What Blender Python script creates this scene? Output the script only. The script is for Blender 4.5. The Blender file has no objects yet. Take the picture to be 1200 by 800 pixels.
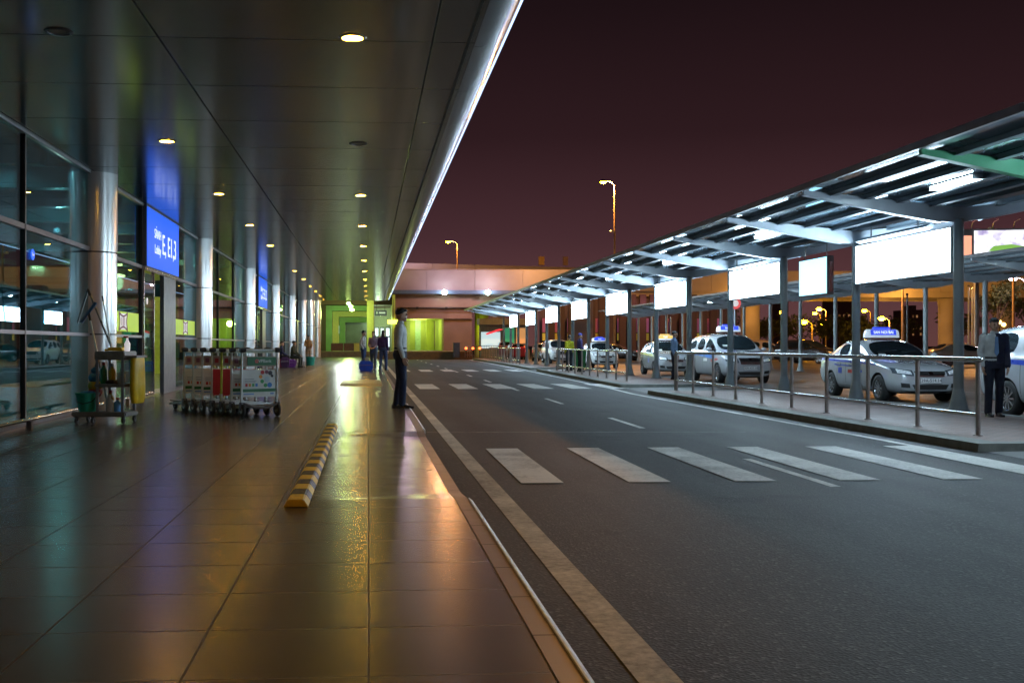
import bpy, bmesh, math, random
from mathutils import Vector, Matrix
from mathutils.bvhtree import BVHTree
random.seed(7)
R = math.radians
PI = math.pi
sc = bpy.context.scene
C = sc.collection

# ------------------------------------------------------------------ mesh helper
class MB:
    def __init__(s): s.v = []; s.f = []; s.m = []
    def add(s, vs, fs, mi=0):
        b = len(s.v); s.v += [tuple(p) for p in vs]
        for f in fs: s.f.append([b + i for i in f]); s.m.append(mi)
        return s
    def box(s, x0, x1, y0, y1, z0, z1, mi=0):
        v = [(x0,y0,z0),(x1,y0,z0),(x1,y1,z0),(x0,y1,z0),(x0,y0,z1),(x1,y0,z1),(x1,y1,z1),(x0,y1,z1)]
        return s.add(v, [(0,3,2,1),(4,5,6,7),(0,1,5,4),(1,2,6,5),(2,3,7,6),(3,0,4,7)], mi)
    def bar(s, a, b, w, h, mi=0, up=(0,0,1)):
        a = Vector(a); b = Vector(b); d = (b-a).normalized(); up = Vector(up)
        if abs(d.dot(up)) > .98: up = Vector((0,1,0))
        x = d.cross(up).normalized()*w/2; z = x.cross(d).normalized()*h/2
        v = [a-x-z,a+x-z,a+x+z,a-x+z,b-x-z,b+x-z,b+x+z,b-x+z]
        return s.add(v, [(0,1,2,3),(7,6,5,4),(0,4,5,1),(1,5,6,2),(2,6,7,3),(3,7,4,0)], mi)
    def cyl(s, a, b, r0, r1=None, n=16, mi=0, caps=True):
        r1 = r0 if r1 is None else r1
        a = Vector(a); b = Vector(b); d = (b-a).normalized()
        u = d.orthogonal().normalized(); w = d.cross(u)
        v = []
        for c, r in ((a, r0), (b, r1)):
            for i in range(n):
                t = 2*PI*i/n; v.append(c + (u*math.cos(t)+w*math.sin(t))*r)
        f = [(i, (i+1)%n, n+(i+1)%n, n+i) for i in range(n)]
        if caps: f += [tuple(range(n-1,-1,-1)), tuple(range(n, 2*n))]
        return s.add(v, f, mi)
    def path(s, pts, r, n=8, mi=0):
        for a, b in zip(pts[:-1], pts[1:]): s.cyl(a, b, r, r, n, mi)
        for p in pts[1:-1]: s.ball(p, r*1.0, n, mi)
        return s
    def ball(s, c, r, n=12, mi=0, sx=1, sy=1, sz=1):
        c = Vector(c); m = max(4, n//2+1); v = [c+Vector((0,0,-r*sz))]
        for j in range(1, m):
            p = -PI/2 + PI*j/m
            for i in range(n):
                t = 2*PI*i/n
                v.append(c+Vector((math.cos(t)*math.cos(p)*r*sx, math.sin(t)*math.cos(p)*r*sy, math.sin(p)*r*sz)))
        v.append(c+Vector((0,0,r*sz))); f = []
        for i in range(n):
            f.append((0, 1+(i+1)%n, 1+i))
            for j in range(m-2):
                a = 1+j*n
                f.append((a+i, a+(i+1)%n, a+n+(i+1)%n, a+n+i))
            a = 1+(m-2)*n
            f.append((a+i, a+(i+1)%n, len(v)-1))
        return s.add(v, f, mi)
    def lathe(s, prof, c=(0,0,0), n=24, axis='z', mi=0, closed=False):
        c = Vector(c); v = []
        for r, h in prof:
            for i in range(n):
                t = 2*PI*i/n
                if axis == 'z': q = (r*math.cos(t), r*math.sin(t), h)
                elif axis == 'x': q = (h, r*math.cos(t), r*math.sin(t))
                else: q = (r*math.sin(t), h, r*math.cos(t))
                v.append(c+Vector(q))
        f = []; k = len(prof); rng = k if closed else k-1
        for j in range(rng):
            a = j*n; b = ((j+1)%k)*n
            for i in range(n): f.append((a+i, a+(i+1)%n, b+(i+1)%n, b+i))
        return s.add(v, f, mi)
    def prism(s, poly, axis, a0, a1, mi=0):
        n = len(poly)
        def P(p, a):
            if axis == 'y': return (p[0], a, p[1])
            if axis == 'x': return (a, p[0], p[1])
            return (p[0], p[1], a)
        v = [P(p, a0) for p in poly]+[P(p, a1) for p in poly]
        f = [tuple(range(n)), tuple(range(2*n-1, n-1, -1))]+[(i, n+i, n+(i+1)%n, (i+1)%n) for i in range(n)]
        return s.add(v, f, mi)
    def quad(s, a, b, c, d, mi=0): return s.add([a,b,c,d], [(0,1,2,3)], mi)
    def loft(s, rings, mi=0, cap=True):
        n = len(rings[0]); v = [p for r in rings for p in r]; f = []
        for j in range(len(rings)-1):
            for i in range(n): f.append((j*n+i, j*n+(i+1)%n, (j+1)*n+(i+1)%n, (j+1)*n+i))
        if cap: f += [tuple(range(n-1,-1,-1)), tuple(range((len(rings)-1)*n, len(rings)*n))]
        return s.add(v, f, mi)
    def mesh(s, name, mats):
        me = bpy.data.meshes.new(name); me.from_pydata(s.v, [], s.f)
        for m in (mats if isinstance(mats, (list, tuple)) else [mats]): me.materials.append(m)
        me.polygons.foreach_set('material_index', s.m)
        me.update(); return me
    def build(s, name, mats, parent=None, smooth=False, bevel=0, loc=None):
        me = s.mesh(name, mats)
        bm = bmesh.new(); bm.from_mesh(me)
        bmesh.ops.recalc_face_normals(bm, faces=bm.faces)
        if bevel:
            bmesh.ops.remove_doubles(bm, verts=bm.verts, dist=1e-5)
            es = [e for e in bm.edges if len(e.link_faces) == 2 and e.calc_face_angle(0) > .5]
            bmesh.ops.bevel(bm, geom=es, offset=bevel, segments=2, affect='EDGES', clamp_overlap=True)
        bm.to_mesh(me); bm.free()
        if smooth: smooth_me(me, smooth if smooth is not True else .7)
        o = bpy.data.objects.new(name, me); C.objects.link(o)
        if parent: o.parent = parent
        if loc: o.location = loc
        return o

def smooth_me(me, ang=.7):
    me.polygons.foreach_set('use_smooth', [True]*len(me.polygons))
    bm = bmesh.new(); bm.from_mesh(me)
    for e in bm.edges:
        if len(e.link_faces) == 2 and e.calc_face_angle(0) > ang: e.smooth = False
    bm.to_mesh(me); bm.free()

def thing(name, label, cat, loc=(0,0,0), rz=0, group=None):
    o = bpy.data.objects.new(name, None); C.objects.link(o)
    o.empty_display_size = .1
    o.location = loc; o.rotation_euler = (0,0,rz)
    return tag(o, label, cat, group)
def tag(o, label, cat, group=None):
    o['label'] = label; o['category'] = cat
    if group: o['group'] = group
    return o
def struct(o): o['kind'] = 'structure'; return o
def copy_tree(o, parent=None):
    c = o.copy(); C.objects.link(c)
    if parent: c.parent = parent
    for ch in list(o.children): copy_tree(ch, c)
    return c
ORD = ['nearest','second','third','fourth','fifth','sixth','seventh','eighth','ninth','tenth','eleventh','twelfth','thirteenth','fourteenth','fifteenth','sixteenth']

# ------------------------------------------------------------------ materials
def newmat(name):
    m = bpy.data.materials.new(name); m.use_nodes = True
    return m, m.node_tree, m.node_tree.nodes['Principled BSDF']
def M(name, col, rough=.5, metal=0, var=.15, vs=6, bump=0, bs=60, coat=0, emis=None, es=0, spec=None, stretch=None):
    m, nt, p = newmat(name); N = nt.nodes; L = nt.links
    p.inputs['Roughness'].default_value = rough; p.inputs['Metallic'].default_value = metal
    p.inputs['Base Color'].default_value = (*col, 1)
    if spec is not None: p.inputs['Specular IOR Level'].default_value = spec
    if coat: p.inputs['Coat Weight'].default_value = coat; p.inputs['Coat Roughness'].default_value = .06
    if emis:
        p.inputs['Emission Color'].default_value = (*emis, 1); p.inputs['Emission Strength'].default_value = es
    tc = N.new('ShaderNodeTexCoord'); mp = N.new('ShaderNodeMapping'); L.new(tc.outputs['Object'], mp.inputs[0])
    if stretch: mp.inputs['Scale'].default_value = stretch
    if var:
        n = N.new('ShaderNodeTexNoise'); n.inputs['Scale'].default_value = vs; n.inputs['Detail'].default_value = 6
        L.new(mp.outputs[0], n.inputs['Vector'])
        mr = N.new('ShaderNodeMapRange'); mr.inputs['From Min'].default_value = .3; mr.inputs['From Max'].default_value = .7
        mr.inputs['To Min'].default_value = 1-var; mr.inputs['To Max'].default_value = 1+var
        L.new(n.outputs[0], mr.inputs[0])
        mx = N.new('ShaderNodeVectorMath'); mx.operation = 'SCALE'; mx.inputs[0].default_value = col
        L.new(mr.outputs[0], mx.inputs['Scale']); L.new(mx.outputs[0], p.inputs['Base Color'])
        mr2 = N.new('ShaderNodeMapRange'); mr2.inputs['From Min'].default_value = .3; mr2.inputs['From Max'].default_value = .7
        mr2.inputs['To Min'].default_value = max(.02, rough*(1-var)); mr2.inputs['To Max'].default_value = min(1, rough*(1+var))
        L.new(n.outputs[0], mr2.inputs[0]); L.new(mr2.outputs[0], p.inputs['Roughness'])
    if bump:
        n2 = N.new('ShaderNodeTexNoise'); n2.inputs['Scale'].default_value = bs; n2.inputs['Detail'].default_value = 4
        L.new(mp.outputs[0], n2.inputs['Vector'])
        b = N.new('ShaderNodeBump'); b.inputs['Strength'].default_value = bump; b.inputs['Distance'].default_value = .01
        L.new(n2.outputs[0], b.inputs['Height']); L.new(b.outputs[0], p.inputs['Normal'])
    return m
def E(name, col, s):
    m, nt, p = newmat(name)
    p.inputs['Base Color'].default_value = (*[min(1, c) for c in col], 1)
    p.inputs['Emission Color'].default_value = (*col, 1); p.inputs['Emission Strength'].default_value = s
    return m
def glass(name, tint, refl=.35, rough=.01, through=.8):
    m, nt, p = newmat(name); N = nt.nodes; L = nt.links; N.remove(p)
    out = [n for n in N if n.type == 'OUTPUT_MATERIAL'][0]
    t = N.new('ShaderNodeBsdfTransparent'); t.inputs[0].default_value = (*[c*through for c in tint], 1)
    g = N.new('ShaderNodeBsdfGlossy'); g.inputs['Color'].default_value = (.9,.95,1,1); g.inputs['Roughness'].default_value = rough
    fr = N.new('ShaderNodeFresnel'); fr.inputs[0].default_value = 1.5
    mr = N.new('ShaderNodeMapRange'); mr.inputs['To Min'].default_value = refl; mr.inputs['To Max'].default_value = .7
    L.new(fr.outputs[0], mr.inputs[0])
    mx = N.new('ShaderNodeMixShader'); L.new(mr.outputs[0], mx.inputs[0]); L.new(t.outputs[0], mx.inputs[1]); L.new(g.outputs[0], mx.inputs[2])
    L.new(mx.outputs[0], out.inputs['Surface'])
    return m
def brickmat(name, c1, c2, cm, bw, bh, ms, rough=.3, rj=.7, off=(0,0,0), offset=0, metal=0, noise=.2, ns=3, bumpd=.3, rv=.25, bstretch=(1,1,1), rot=0, fine=0):
    m, nt, p = newmat(name); N = nt.nodes; L = nt.links
    tc = N.new('ShaderNodeTexCoord'); mp = N.new('ShaderNodeMapping'); L.new(tc.outputs['Object'], mp.inputs[0])
    mp.inputs['Location'].default_value = off; mp.inputs['Rotation'].default_value = (0,0,rot)
    b = N.new('ShaderNodeTexBrick'); L.new(mp.outputs[0], b.inputs['Vector'])
    b.offset = offset; b.squash = 1
    for k, v in (('Color1',(*c1,1)),('Color2',(*c2,1)),('Mortar',(*cm,1)),('Scale',1),('Mortar Size',ms),('Mortar Smooth',.1),('Brick Width',bw),('Row Height',bh)):
        b.inputs[k].default_value = v
    n = N.new('ShaderNodeTexNoise'); n.inputs['Scale'].default_value = ns; n.inputs['Detail'].default_value = 3
    m2 = N.new('ShaderNodeMapping'); L.new(tc.outputs['Object'], m2.inputs[0]); m2.inputs['Scale'].default_value = bstretch
    L.new(m2.outputs[0], n.inputs['Vector'])
    mr = N.new('ShaderNodeMapRange'); mr.inputs['From Min'].default_value = .12; mr.inputs['From Max'].default_value = .88
    mr.inputs['To Min'].default_value = 1-noise; mr.inputs['To Max'].default_value = 1+noise; L.new(n.outputs[0], mr.inputs[0])
    sc_ = N.new('ShaderNodeVectorMath'); sc_.operation = 'SCALE'; L.new(b.outputs[0], sc_.inputs[0]); L.new(mr.outputs[0], sc_.inputs['Scale'])
    L.new(sc_.outputs[0], p.inputs['Base Color']); p.inputs['Metallic'].default_value = metal
    # roughness: base*(noise) then joints
    rr = N.new('ShaderNodeMapRange'); rr.inputs['From Min'].default_value = .12; rr.inputs['From Max'].default_value = .88
    rr.inputs['To Min'].default_value = rough*(1-rv); rr.inputs['To Max'].default_value = rough*(1+rv); L.new(n.outputs[0], rr.inputs[0])
    mx = N.new('ShaderNodeMix'); L.new(b.outputs['Fac'], mx.inputs[0]); L.new(rr.outputs[0], mx.inputs[2]); mx.inputs[3].default_value = rj
    L.new(mx.outputs[0], p.inputs['Roughness'])
    bp = N.new('ShaderNodeBump'); bp.invert = True; bp.inputs['Strength'].default_value = bumpd; bp.inputs['Distance'].default_value = .004
    L.new(b.outputs['Fac'], bp.inputs['Height'])
    if fine:
        nf = N.new('ShaderNodeTexNoise'); nf.inputs['Scale'].default_value = 5; nf.inputs['Detail'].default_value = 3
        m3 = N.new('ShaderNodeMapping'); L.new(tc.outputs['Object'], m3.inputs[0]); m3.inputs['Scale'].default_value = (.35,2.2,1)
        L.new(m3.outputs[0], nf.inputs['Vector'])
        b2 = N.new('ShaderNodeBump'); b2.inputs['Strength'].default_value = fine; b2.inputs['Distance'].default_value = .01
        L.new(nf.outputs[0], b2.inputs['Height']); L.new(b2.outputs[0], bp.inputs['Normal'])
    L.new(bp.outputs[0], p.inputs['Normal'])
    return m
def asphalt(name, base=(.05,.05,.052), rough=.62):
    m, nt, p = newmat(name); N = nt.nodes; L = nt.links
    tc = N.new('ShaderNodeTexCoord')
    def noise(s, d=4):
        n = N.new('ShaderNodeTexNoise'); n.inputs['Scale'].default_value = s; n.inputs['Detail'].default_value = d
        L.new(tc.outputs['Object'], n.inputs['Vector']); return n
    big = noise(.45, 6); fine = noise(75, 3); vo = N.new('ShaderNodeTexVoronoi'); vo.inputs['Scale'].default_value = 60
    L.new(tc.outputs['Object'], vo.inputs['Vector'])
    cr = N.new('ShaderNodeValToRGB'); cr.color_ramp.elements[0].position = .35; cr.color_ramp.elements[1].position = .68
    cr.color_ramp.elements[0].color = (*[c*.62 for c in base], 1); cr.color_ramp.elements[1].color = (*[c*1.5 for c in base], 1)
    L.new(fine.outputs[0], cr.inputs[0])
    mr = N.new('ShaderNodeMapRange'); mr.inputs['From Min'].default_value = .3; mr.inputs['From Max'].default_value = .7
    mr.inputs['To Min'].default_value = .72; mr.inputs['To Max'].default_value = 1.3; L.new(big.outputs[0], mr.inputs[0])
    mp = N.new('ShaderNodeMapping'); L.new(tc.outputs['Object'], mp.inputs[0]); mp.inputs['Scale'].default_value = (1.1,.05,1)
    tr = N.new('ShaderNodeTexNoise'); tr.inputs['Scale'].default_value = 1.6; tr.inputs['Detail'].default_value = 4; L.new(mp.outputs[0], tr.inputs['Vector'])
    m5 = N.new('ShaderNodeMapRange'); m5.inputs['From Min'].default_value = .35; m5.inputs['From Max'].default_value = .65; m5.inputs['To Min'].default_value = .58; m5.inputs['To Max'].default_value = 1.4; L.new(tr.outputs[0], m5.inputs[0])
    st5 = N.new('ShaderNodeTexNoise'); st5.inputs['Scale'].default_value = 1.3; st5.inputs['Detail'].default_value = 3; L.new(tc.outputs['Object'], st5.inputs['Vector'])
    m6 = N.new('ShaderNodeMapRange'); m6.inputs['From Min'].default_value = .28; m6.inputs['From Max'].default_value = .36; m6.inputs['To Min'].default_value = .55; m6.inputs['To Max'].default_value = 1; L.new(st5.outputs[0], m6.inputs[0])
    mm1 = N.new('ShaderNodeMath'); mm1.operation = 'MULTIPLY'; L.new(m5.outputs[0], mm1.inputs[0]); L.new(m6.outputs[0], mm1.inputs[1])
    mm2 = N.new('ShaderNodeMath'); mm2.operation = 'MULTIPLY'; L.new(mm1.outputs[0], mm2.inputs[0]); L.new(mr.outputs[0], mm2.inputs[1])
    s1 = N.new('ShaderNodeVectorMath'); s1.operation = 'SCALE'; L.new(cr.outputs[0], s1.inputs[0]); L.new(mm2.outputs[0], s1.inputs['Scale'])
    # bright aggregate
    vc = N.new('ShaderNodeSeparateColor'); L.new(vo.outputs['Color'], vc.inputs[0])
    gt = N.new('ShaderNodeMath'); gt.operation = 'GREATER_THAN'; gt.inputs[1].default_value = .93; L.new(vc.outputs[0], gt.inputs[0])
    mx = N.new('ShaderNodeMix'); mx.data_type = 'RGBA'; L.new(gt.outputs[0], mx.inputs[0]); L.new(s1.outputs[0], mx.inputs[6]); mx.inputs[7].default_value = (.085,.085,.08,1)
    L.new(mx.outputs[2], p.inputs['Base Color'])
    p.inputs['Roughness'].default_value = rough; p.inputs['Specular IOR Level'].default_value = .35
    b = N.new('ShaderNodeBump'); b.inputs['Strength'].default_value = .5; b.inputs['Distance'].default_value = .005
    L.new(vo.outputs['Distance'], b.inputs['Height']); L.new(b.outputs[0], p.inputs['Normal'])
    return m
def worn(name, col, wear, rough=.6, ns=30, thr=.5):
    """paint worn through to the asphalt"""
    m, nt, p = newmat(name); N = nt.nodes; L = nt.links
    tc = N.new('ShaderNodeTexCoord')
    n = N.new('ShaderNodeTexNoise'); n.inputs['Scale'].default_value = ns; n.inputs['Detail'].default_value = 8; n.inputs['Roughness'].default_value = .75
    L.new(tc.outputs['Object'], n.inputs['Vector'])
    n2 = N.new('ShaderNodeTexNoise'); n2.inputs['Scale'].default_value = 1.5; n2.inputs['Detail'].default_value = 5
    L.new(tc.outputs['Object'], n2.inputs['Vector'])
    ad = N.new('ShaderNodeMath'); ad.operation = 'ADD'; L.new(n.outputs[0], ad.inputs[0]); L.new(n2.outputs[0], ad.inputs[1])
    cr = N.new('ShaderNodeValToRGB'); cr.color_ramp.elements[0].position = thr-.12; cr.color_ramp.elements[1].position = thr+.1
    cr.color_ramp.elements[0].color = (*wear, 1); cr.color_ramp.elements[1].color = (*col, 1)
    hf = N.new('ShaderNodeMath'); hf.operation = 'MULTIPLY'; hf.inputs[1].default_value = .5; L.new(ad.outputs[0], hf.inputs[0])
    L.new(hf.outputs[0], cr.inputs[0]); L.new(cr.outputs[0], p.inputs['Base Color']); p.inputs['Roughness'].default_value = rough
    b = N.new('ShaderNodeBump'); b.inputs['Strength'].default_value = .3; b.inputs['Distance'].default_value = .004
    L.new(n.outputs[0], b.inputs['Height']); L.new(b.outputs[0], p.inputs['Normal'])
    return m

def textobj(s, size, mat, parent, loc, xdir, ydir, name='lettering', align='CENTER', extr=.001, sx=1):
    cu = bpy.data.curves.new(name, 'FONT'); cu.body = s; cu.size = size; cu.extrude = extr
    cu.align_x = align; cu.align_y = 'CENTER'
    t = bpy.data.objects.new(name+'_tmp', cu); C.objects.link(t)
    dg = bpy.context.evaluated_depsgraph_get(); dg.update()
    me = bpy.data.meshes.new_from_object(t.evaluated_get(dg)); bpy.data.objects.remove(t)
    me.materials.clear(); me.materials.append(mat)
    x = Vector(xdir).normalized(); y = Vector(ydir).normalized(); z = x.cross(y)
    rot = Matrix((x, y, z)).transposed()
    for v in me.vertices:
        v.co = rot @ Vector((v.co.x*sx, v.co.y, v.co.z)) + Vector(loc)
    o = bpy.data.objects.new(name, me); C.objects.link(o); o.parent = parent
    return o

def kx(px, Y):  # world X seen at picture column px at road distance Y (used only to read positions off the plan)
    k = (px-432)/1256; return k*Y/(1-.07*k)
def zz(py, X, Y):
    return 1.07+(404.5-py)*(Y*.99756+X*.0698)/1250

ZR, ZS = -.22, -.12   # road and kerbed island levels; the terminal walkway is 0

# palette
mt_tile = brickmat('walkway_tiles', (.058,.054,.052), (.076,.07,.067), (.02,.018,.016), .6, .6, .004, rough=.25, rj=.6, off=(.6,.14,0), noise=.10, ns=1.3, bumpd=.4, rv=.07, bstretch=(.6,1.2,1), fine=0)
mt_kerbt = brickmat('kerb_stone', (.17,.13,.11), (.14,.11,.095), (.03,.025,.02), 5, .6, .006, rough=.4, off=(2.6,.3,0), noise=.3, ns=9)
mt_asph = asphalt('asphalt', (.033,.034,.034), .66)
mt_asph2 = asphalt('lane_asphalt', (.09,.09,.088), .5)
mt_ground = asphalt('ground_asphalt', (.05,.05,.05), .8)
mt_white = worn('white_road_paint', (.72,.72,.68), (.22,.22,.2), ns=22, thr=.44)
mt_edge = worn('edge_line_paint', (.66,.63,.53), (.2,.19,.16), ns=18, thr=.50)
mt_pave = brickmat('red_paving_bricks', (.2,.13,.115), (.27,.19,.165), (.09,.08,.075), .22, .11, .006, rough=.6, offset=.5, noise=.3, ns=4, rot=0)
mt_conc = M('kerb_concrete', (.2,.21,.19), .8, var=.35, vs=5, bump=.5, bs=40)
mt_ceil = brickmat('soffit_panels', (.24,.28,.29), (.27,.31,.32), (.01,.01,.01), 2.55, 1.84, .011, rough=.17, rj=.8, off=(-1.0+2.55*4,.5,0), metal=.85, noise=.03, ns=.7, bumpd=.6, rv=.05)
mt_fascia = M('fascia_aluminium', (.5,.52,.54), .22, .9, var=.08, vs=1)
mt_col = M('brushed_aluminium', (.72,.72,.70), .24, .62, var=.03, vs=.8)
mt_black = M('black_joint', (.012,.012,.014), .5)
mt_frame = M('window_frame_metal', (.11,.10,.11), .35, .7)
mt_glass = glass('terminal_glass', (.5,.85,.88), .10, .006, .88)
mt_darkpier = M('dark_grey_panel', (.09,.095,.12), .35, .3)
mt_steel = M('stainless_steel', (.6,.6,.58), .2, 1, var=.1)
mt_railsteel = M('painted_rail_steel', (.36,.31,.29), .35, .7, var=.15)
mt_post = M('grey_shelter_paint', (.30,.34,.35), .38, .15, var=.1, vs=3, bump=.05)
mt_beam = M('pale_beam_paint', (.5,.56,.62), .35, .1, var=.1, vs=3)
mt_purlin = M('dark_purlin_paint', (.11,.14,.16), .4, .2)
mt_roof = M('smoked_roof_sheet', (.26,.37,.47), .07, 0, var=.12, vs=.8, coat=1, bump=.03, bs=2)
mt_rubber = M('black_rubber', (.018,.018,.018), .7)
mt_chrome = M('chrome', (.75,.75,.76), .1, 1, var=.05)
# ================================================================== SETTING
g = MB(); g.quad((-700,-60,ZR-.05),(700,-60,ZR-.05),(700,1500,ZR-.05),(-700,1500,ZR-.05)); struct(g.build('ground', mt_ground))
# main road: left edge under walkway kerb, right edge follows the islands
kx_pts = [(-8,7.0),(12.4,7.33),(27.7,7.33),(32.1,7.62),(52.7,8.35),(75,8.9),(97,9.4)]
def kerbx(y):
    for (a, xa), (b, xb) in zip(kx_pts[:-1], kx_pts[1:]):
        if y <= b: return xa+(xb-xa)*(y-a)/(b-a)
    return kx_pts[-1][1]
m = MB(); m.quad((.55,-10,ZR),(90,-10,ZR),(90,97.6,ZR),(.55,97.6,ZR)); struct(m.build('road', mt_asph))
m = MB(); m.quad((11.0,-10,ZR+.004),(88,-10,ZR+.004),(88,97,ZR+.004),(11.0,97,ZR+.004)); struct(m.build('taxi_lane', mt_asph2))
# terminal walkway, with a dropped ramp in front of the crossing
y0r, y1r = 7.45, 13.3
m = MB()
def slab(x0,x1,y0,y1): m.box(x0,x1,y0,y1,-.3,0)
slab(-4.75,.6,-8,y0r); slab(-4.75,-.36,y0r,y1r); slab(-4.75,.6,y1r,98)
struct(m.build('walkway', mt_tile))
m = MB(); m.add([(-.36,y0r,-.002),(.6,y0r,-.002),(.6,y1r,-.002),(-.36,y1r,-.002),(.6,y0r+.5,-.032),(.6,y1r-.5,-.032),(-.36,y0r+.5,-.006),(-.36,y1r-.5,-.006)],
   [(0,1,4,6),(6,4,5,7),(7,5,2,3)])
struct(m.build('walkway_ramp', brickmat('ramp_tiles',(.105,.09,.078),(.13,.112,.098),(.03,.028,.025),.6,.6,.004,rough=.24,off=(.6,.14,0),noise=.2,ns=3,fine=0)))
m = MB()
for a, b in ((-8,y0r),(y1r,98)): m.box(.603,.69,a,b,-.3,.003)
m.add([(.603,y0r,.003),(.69,y0r,.003),(.69,y0r+.5,-.034),(.603,y0r+.5,-.034),(.69,y1r-.5,-.034),(.603,y1r-.5,-.034),(.69,y1r,.003),(.603,y1r,.003),
       (.69,y0r,-.3),(.69,y0r+.5,-.3),(.69,y1r-.5,-.3),(.69,y1r,-.3)],
      [(0,1,2,3),(3,2,4,5),(5,4,6,7),(1,8,9,2),(2,9,10,4),(4,10,11,6)])
struct(m.build('walkway_kerb', mt_kerbt))
m = MB()
for a, b in ((-8,y0r-.05),(y1r+.3,19.5)): m.prism([(.691,-.06),(.691,.010),(.699,.010),(.725,-.012),(.725,-.06)],'y',a,b)
struct(m.build('kerb_edge_strip', M('kerb_strip_glint',(.72,.78,.9),.45,0,var=.25,vs=12)))  # blue-white colour stands in for lightbox reflections on the metal strip
m = MB(); m.quad((.8,15.75,ZR+.003),(5.6,15.5,ZR+.003),(5.6,15.57,ZR+.003),(.8,15.84,ZR+.003)); struct(m.build('road_tar_seam', M('tar_seam',(.012,.012,.012),.45,var=.3)))
# painted lines
z = ZR+.004
m = MB(); m.quad((1.03,-8,z),(1.2,-8,z),(1.2,95,z),(1.03,95,z)); struct(m.build('edge_line_marking', mt_edge))
m = MB()
ys = [y for y in range(-8, 97, 2)]
for a, b in zip(ys[:-1], ys[1:]):
    m.quad((kerbx(a)-.42,a,z),(kerbx(a)-.30,a,z),(kerbx(b)-.30,b,z),(kerbx(b)-.42,b,z))
struct(m.build('kerb_line_marking', mt_white))
m = MB()
for k in range(-1, 13):
    y = 9.45+6.88*k; m.quad((4.2,y,z),(4.3,y,z),(4.33,y+2.4,z),(4.23,y+2.4,z))
struct(m.build('lane_dash_marking', mt_white))
m = MB()
for k in range(6): x = 1.42+1.02*k; m.quad((x,9.87,z+.004),(x+.4,9.87,z+.004),(x+.43,13.2,z+.004),(x+.03,13.2,z+.004))
struct(m.build('crosswalk_marking', mt_white))
m = MB()
for k in range(6): x = 1.5+1.13*k; m.quad((x,31.3,z+.004),(x+.6,31.3,z+.004),(x+.6,35.2,z+.004),(x,35.2,z+.004))
struct(m.build('crosswalk_marking', mt_white))
m = MB()
for k in range(6): x = 1.45+1.13*k; m.quad((x,52.2,z+.004),(x+.6,52.2,z+.004),(x+.6,56,z+.004),(x,56,z+.004))
struct(m.build('crosswalk_marking', mt_white))

def island(name, y0, y1, sub=6):
    m = MB(); k = MB(); n = sub
    xs = [y0+(y1-y0)*i/n for i in range(n+1)]
    for a, b in zip(xs[:-1], xs[1:]):
        xa, xb = kerbx(a), kerbx(b)
        k.add([(xa,a,ZR-.04),(xa+.02,a,ZS+.003),(xa+.38,a,ZS+.003),(xb,b,ZR-.04),(xb+.02,b,ZS+.003),(xb+.38,b,ZS+.003),(xa+.38,a,ZR-.04),(xb+.38,b,ZR-.04)],
              [(0,3,4,1),(1,4,5,2),(2,5,7,6),(0,1,2,6),(3,7,5,4)])
        m.add([(xa+.382,a+.3 if a==y0 else a,ZS),(10.78,a+.3 if a==y0 else a,ZS),(10.78,b-.3 if b==xs[-1] else b,ZS),(xb+.382,b-.3 if b==xs[-1] else b,ZS)],[(0,1,2,3)])
    k.box(kerbx(y0)+.38, 11.0, y0, y0+.298, ZR-.04, ZS+.003); k.box(kerbx(y1)+.38, 11.0, y1-.298, y1, ZR-.04, ZS+.003)
    k.box(10.782, 11.0, y0+.3, y1-.3, ZR-.04, ZS+.003)
    struct(m.build(name, mt_pave)); struct(k.build(name+'_kerb', mt_conc))
island('taxi_island', 12.4, 27.7); island('taxi_island', 31.9, 52.7); island('taxi_island', 55.9, 96)
# sloping crossing aprons between the islands
m = MB()
for a, b in ((2,12.4),(27.7,31.9),(52.7,55.9)):
    m.quad((kerbx(a)+.1,a,ZR+.006),(11.0,a,ZR+.03),(11.0,b,ZR+.03),(kerbx(b)+.1,b,ZR+.006))
struct(m.build('crossing_apron', M('apron_concrete',(.16,.16,.155),.7,var=.3,vs=2,bump=.3)))
# far platform across the end of the road
m = MB(); m.box(-11, 9.5, 98, 112, -.3, .5); m.box(-11,9.5,97.6,97.99,-.3,.42)
struct(m.build('far_platform', M('platform_concrete',(.16,.11,.06),.7,var=.3)))
m = MB(); m.box(9.5, 200, 97.6, 98, -.3, -.05); struct(m.build('far_kerb', mt_conc))

# striped wheel stops on the walkway
mt_yel = worn('yellow_bump_paint', (.72,.5,.05), (.25,.2,.11), ns=14, thr=.40)
mt_blk = M('grey_bump_rubber', (.035,.035,.035), .6, var=.3, vs=20)
def stopper(nm, label, x, y0, n, seg, w=.17):
    t = thing(nm, label, 'speed bump', (x, y0, 0), 0)
    for k in range(n):
        m = MB(); h = .052
        a, b = k*seg, (k+1)*seg-.004
        m.prism([(-w/2,.001),(w/2,.001),(w/2-.035,h),(-w/2+.035,h)], 'y', a, b)
        m.build('segment', mt_yel if k % 2 == 0 else mt_blk, t, bevel=.006)
    return t
stopper('striped_wheel_stop', 'long yellow and grey striped wheel stop on the walkway tiles', -.48, 7.1, 25, .275)
m = MB(); m.prism([(-.42,0),(-.30,.06),(.0,.06),(.12,0)], 'x', -.42, .3)
o = MB().prism([(28.0,.001),(28.6,.05),(31.4,.05),(32,.001)], 'x', -.75, .35).build('beige_ramp_plate', M('ramp_beige',(.35,.28,.18),.35,var=.2))
tag(o, 'low beige ramp plate across the walkway behind the long striped wheel stop', 'ramp plate')

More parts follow.
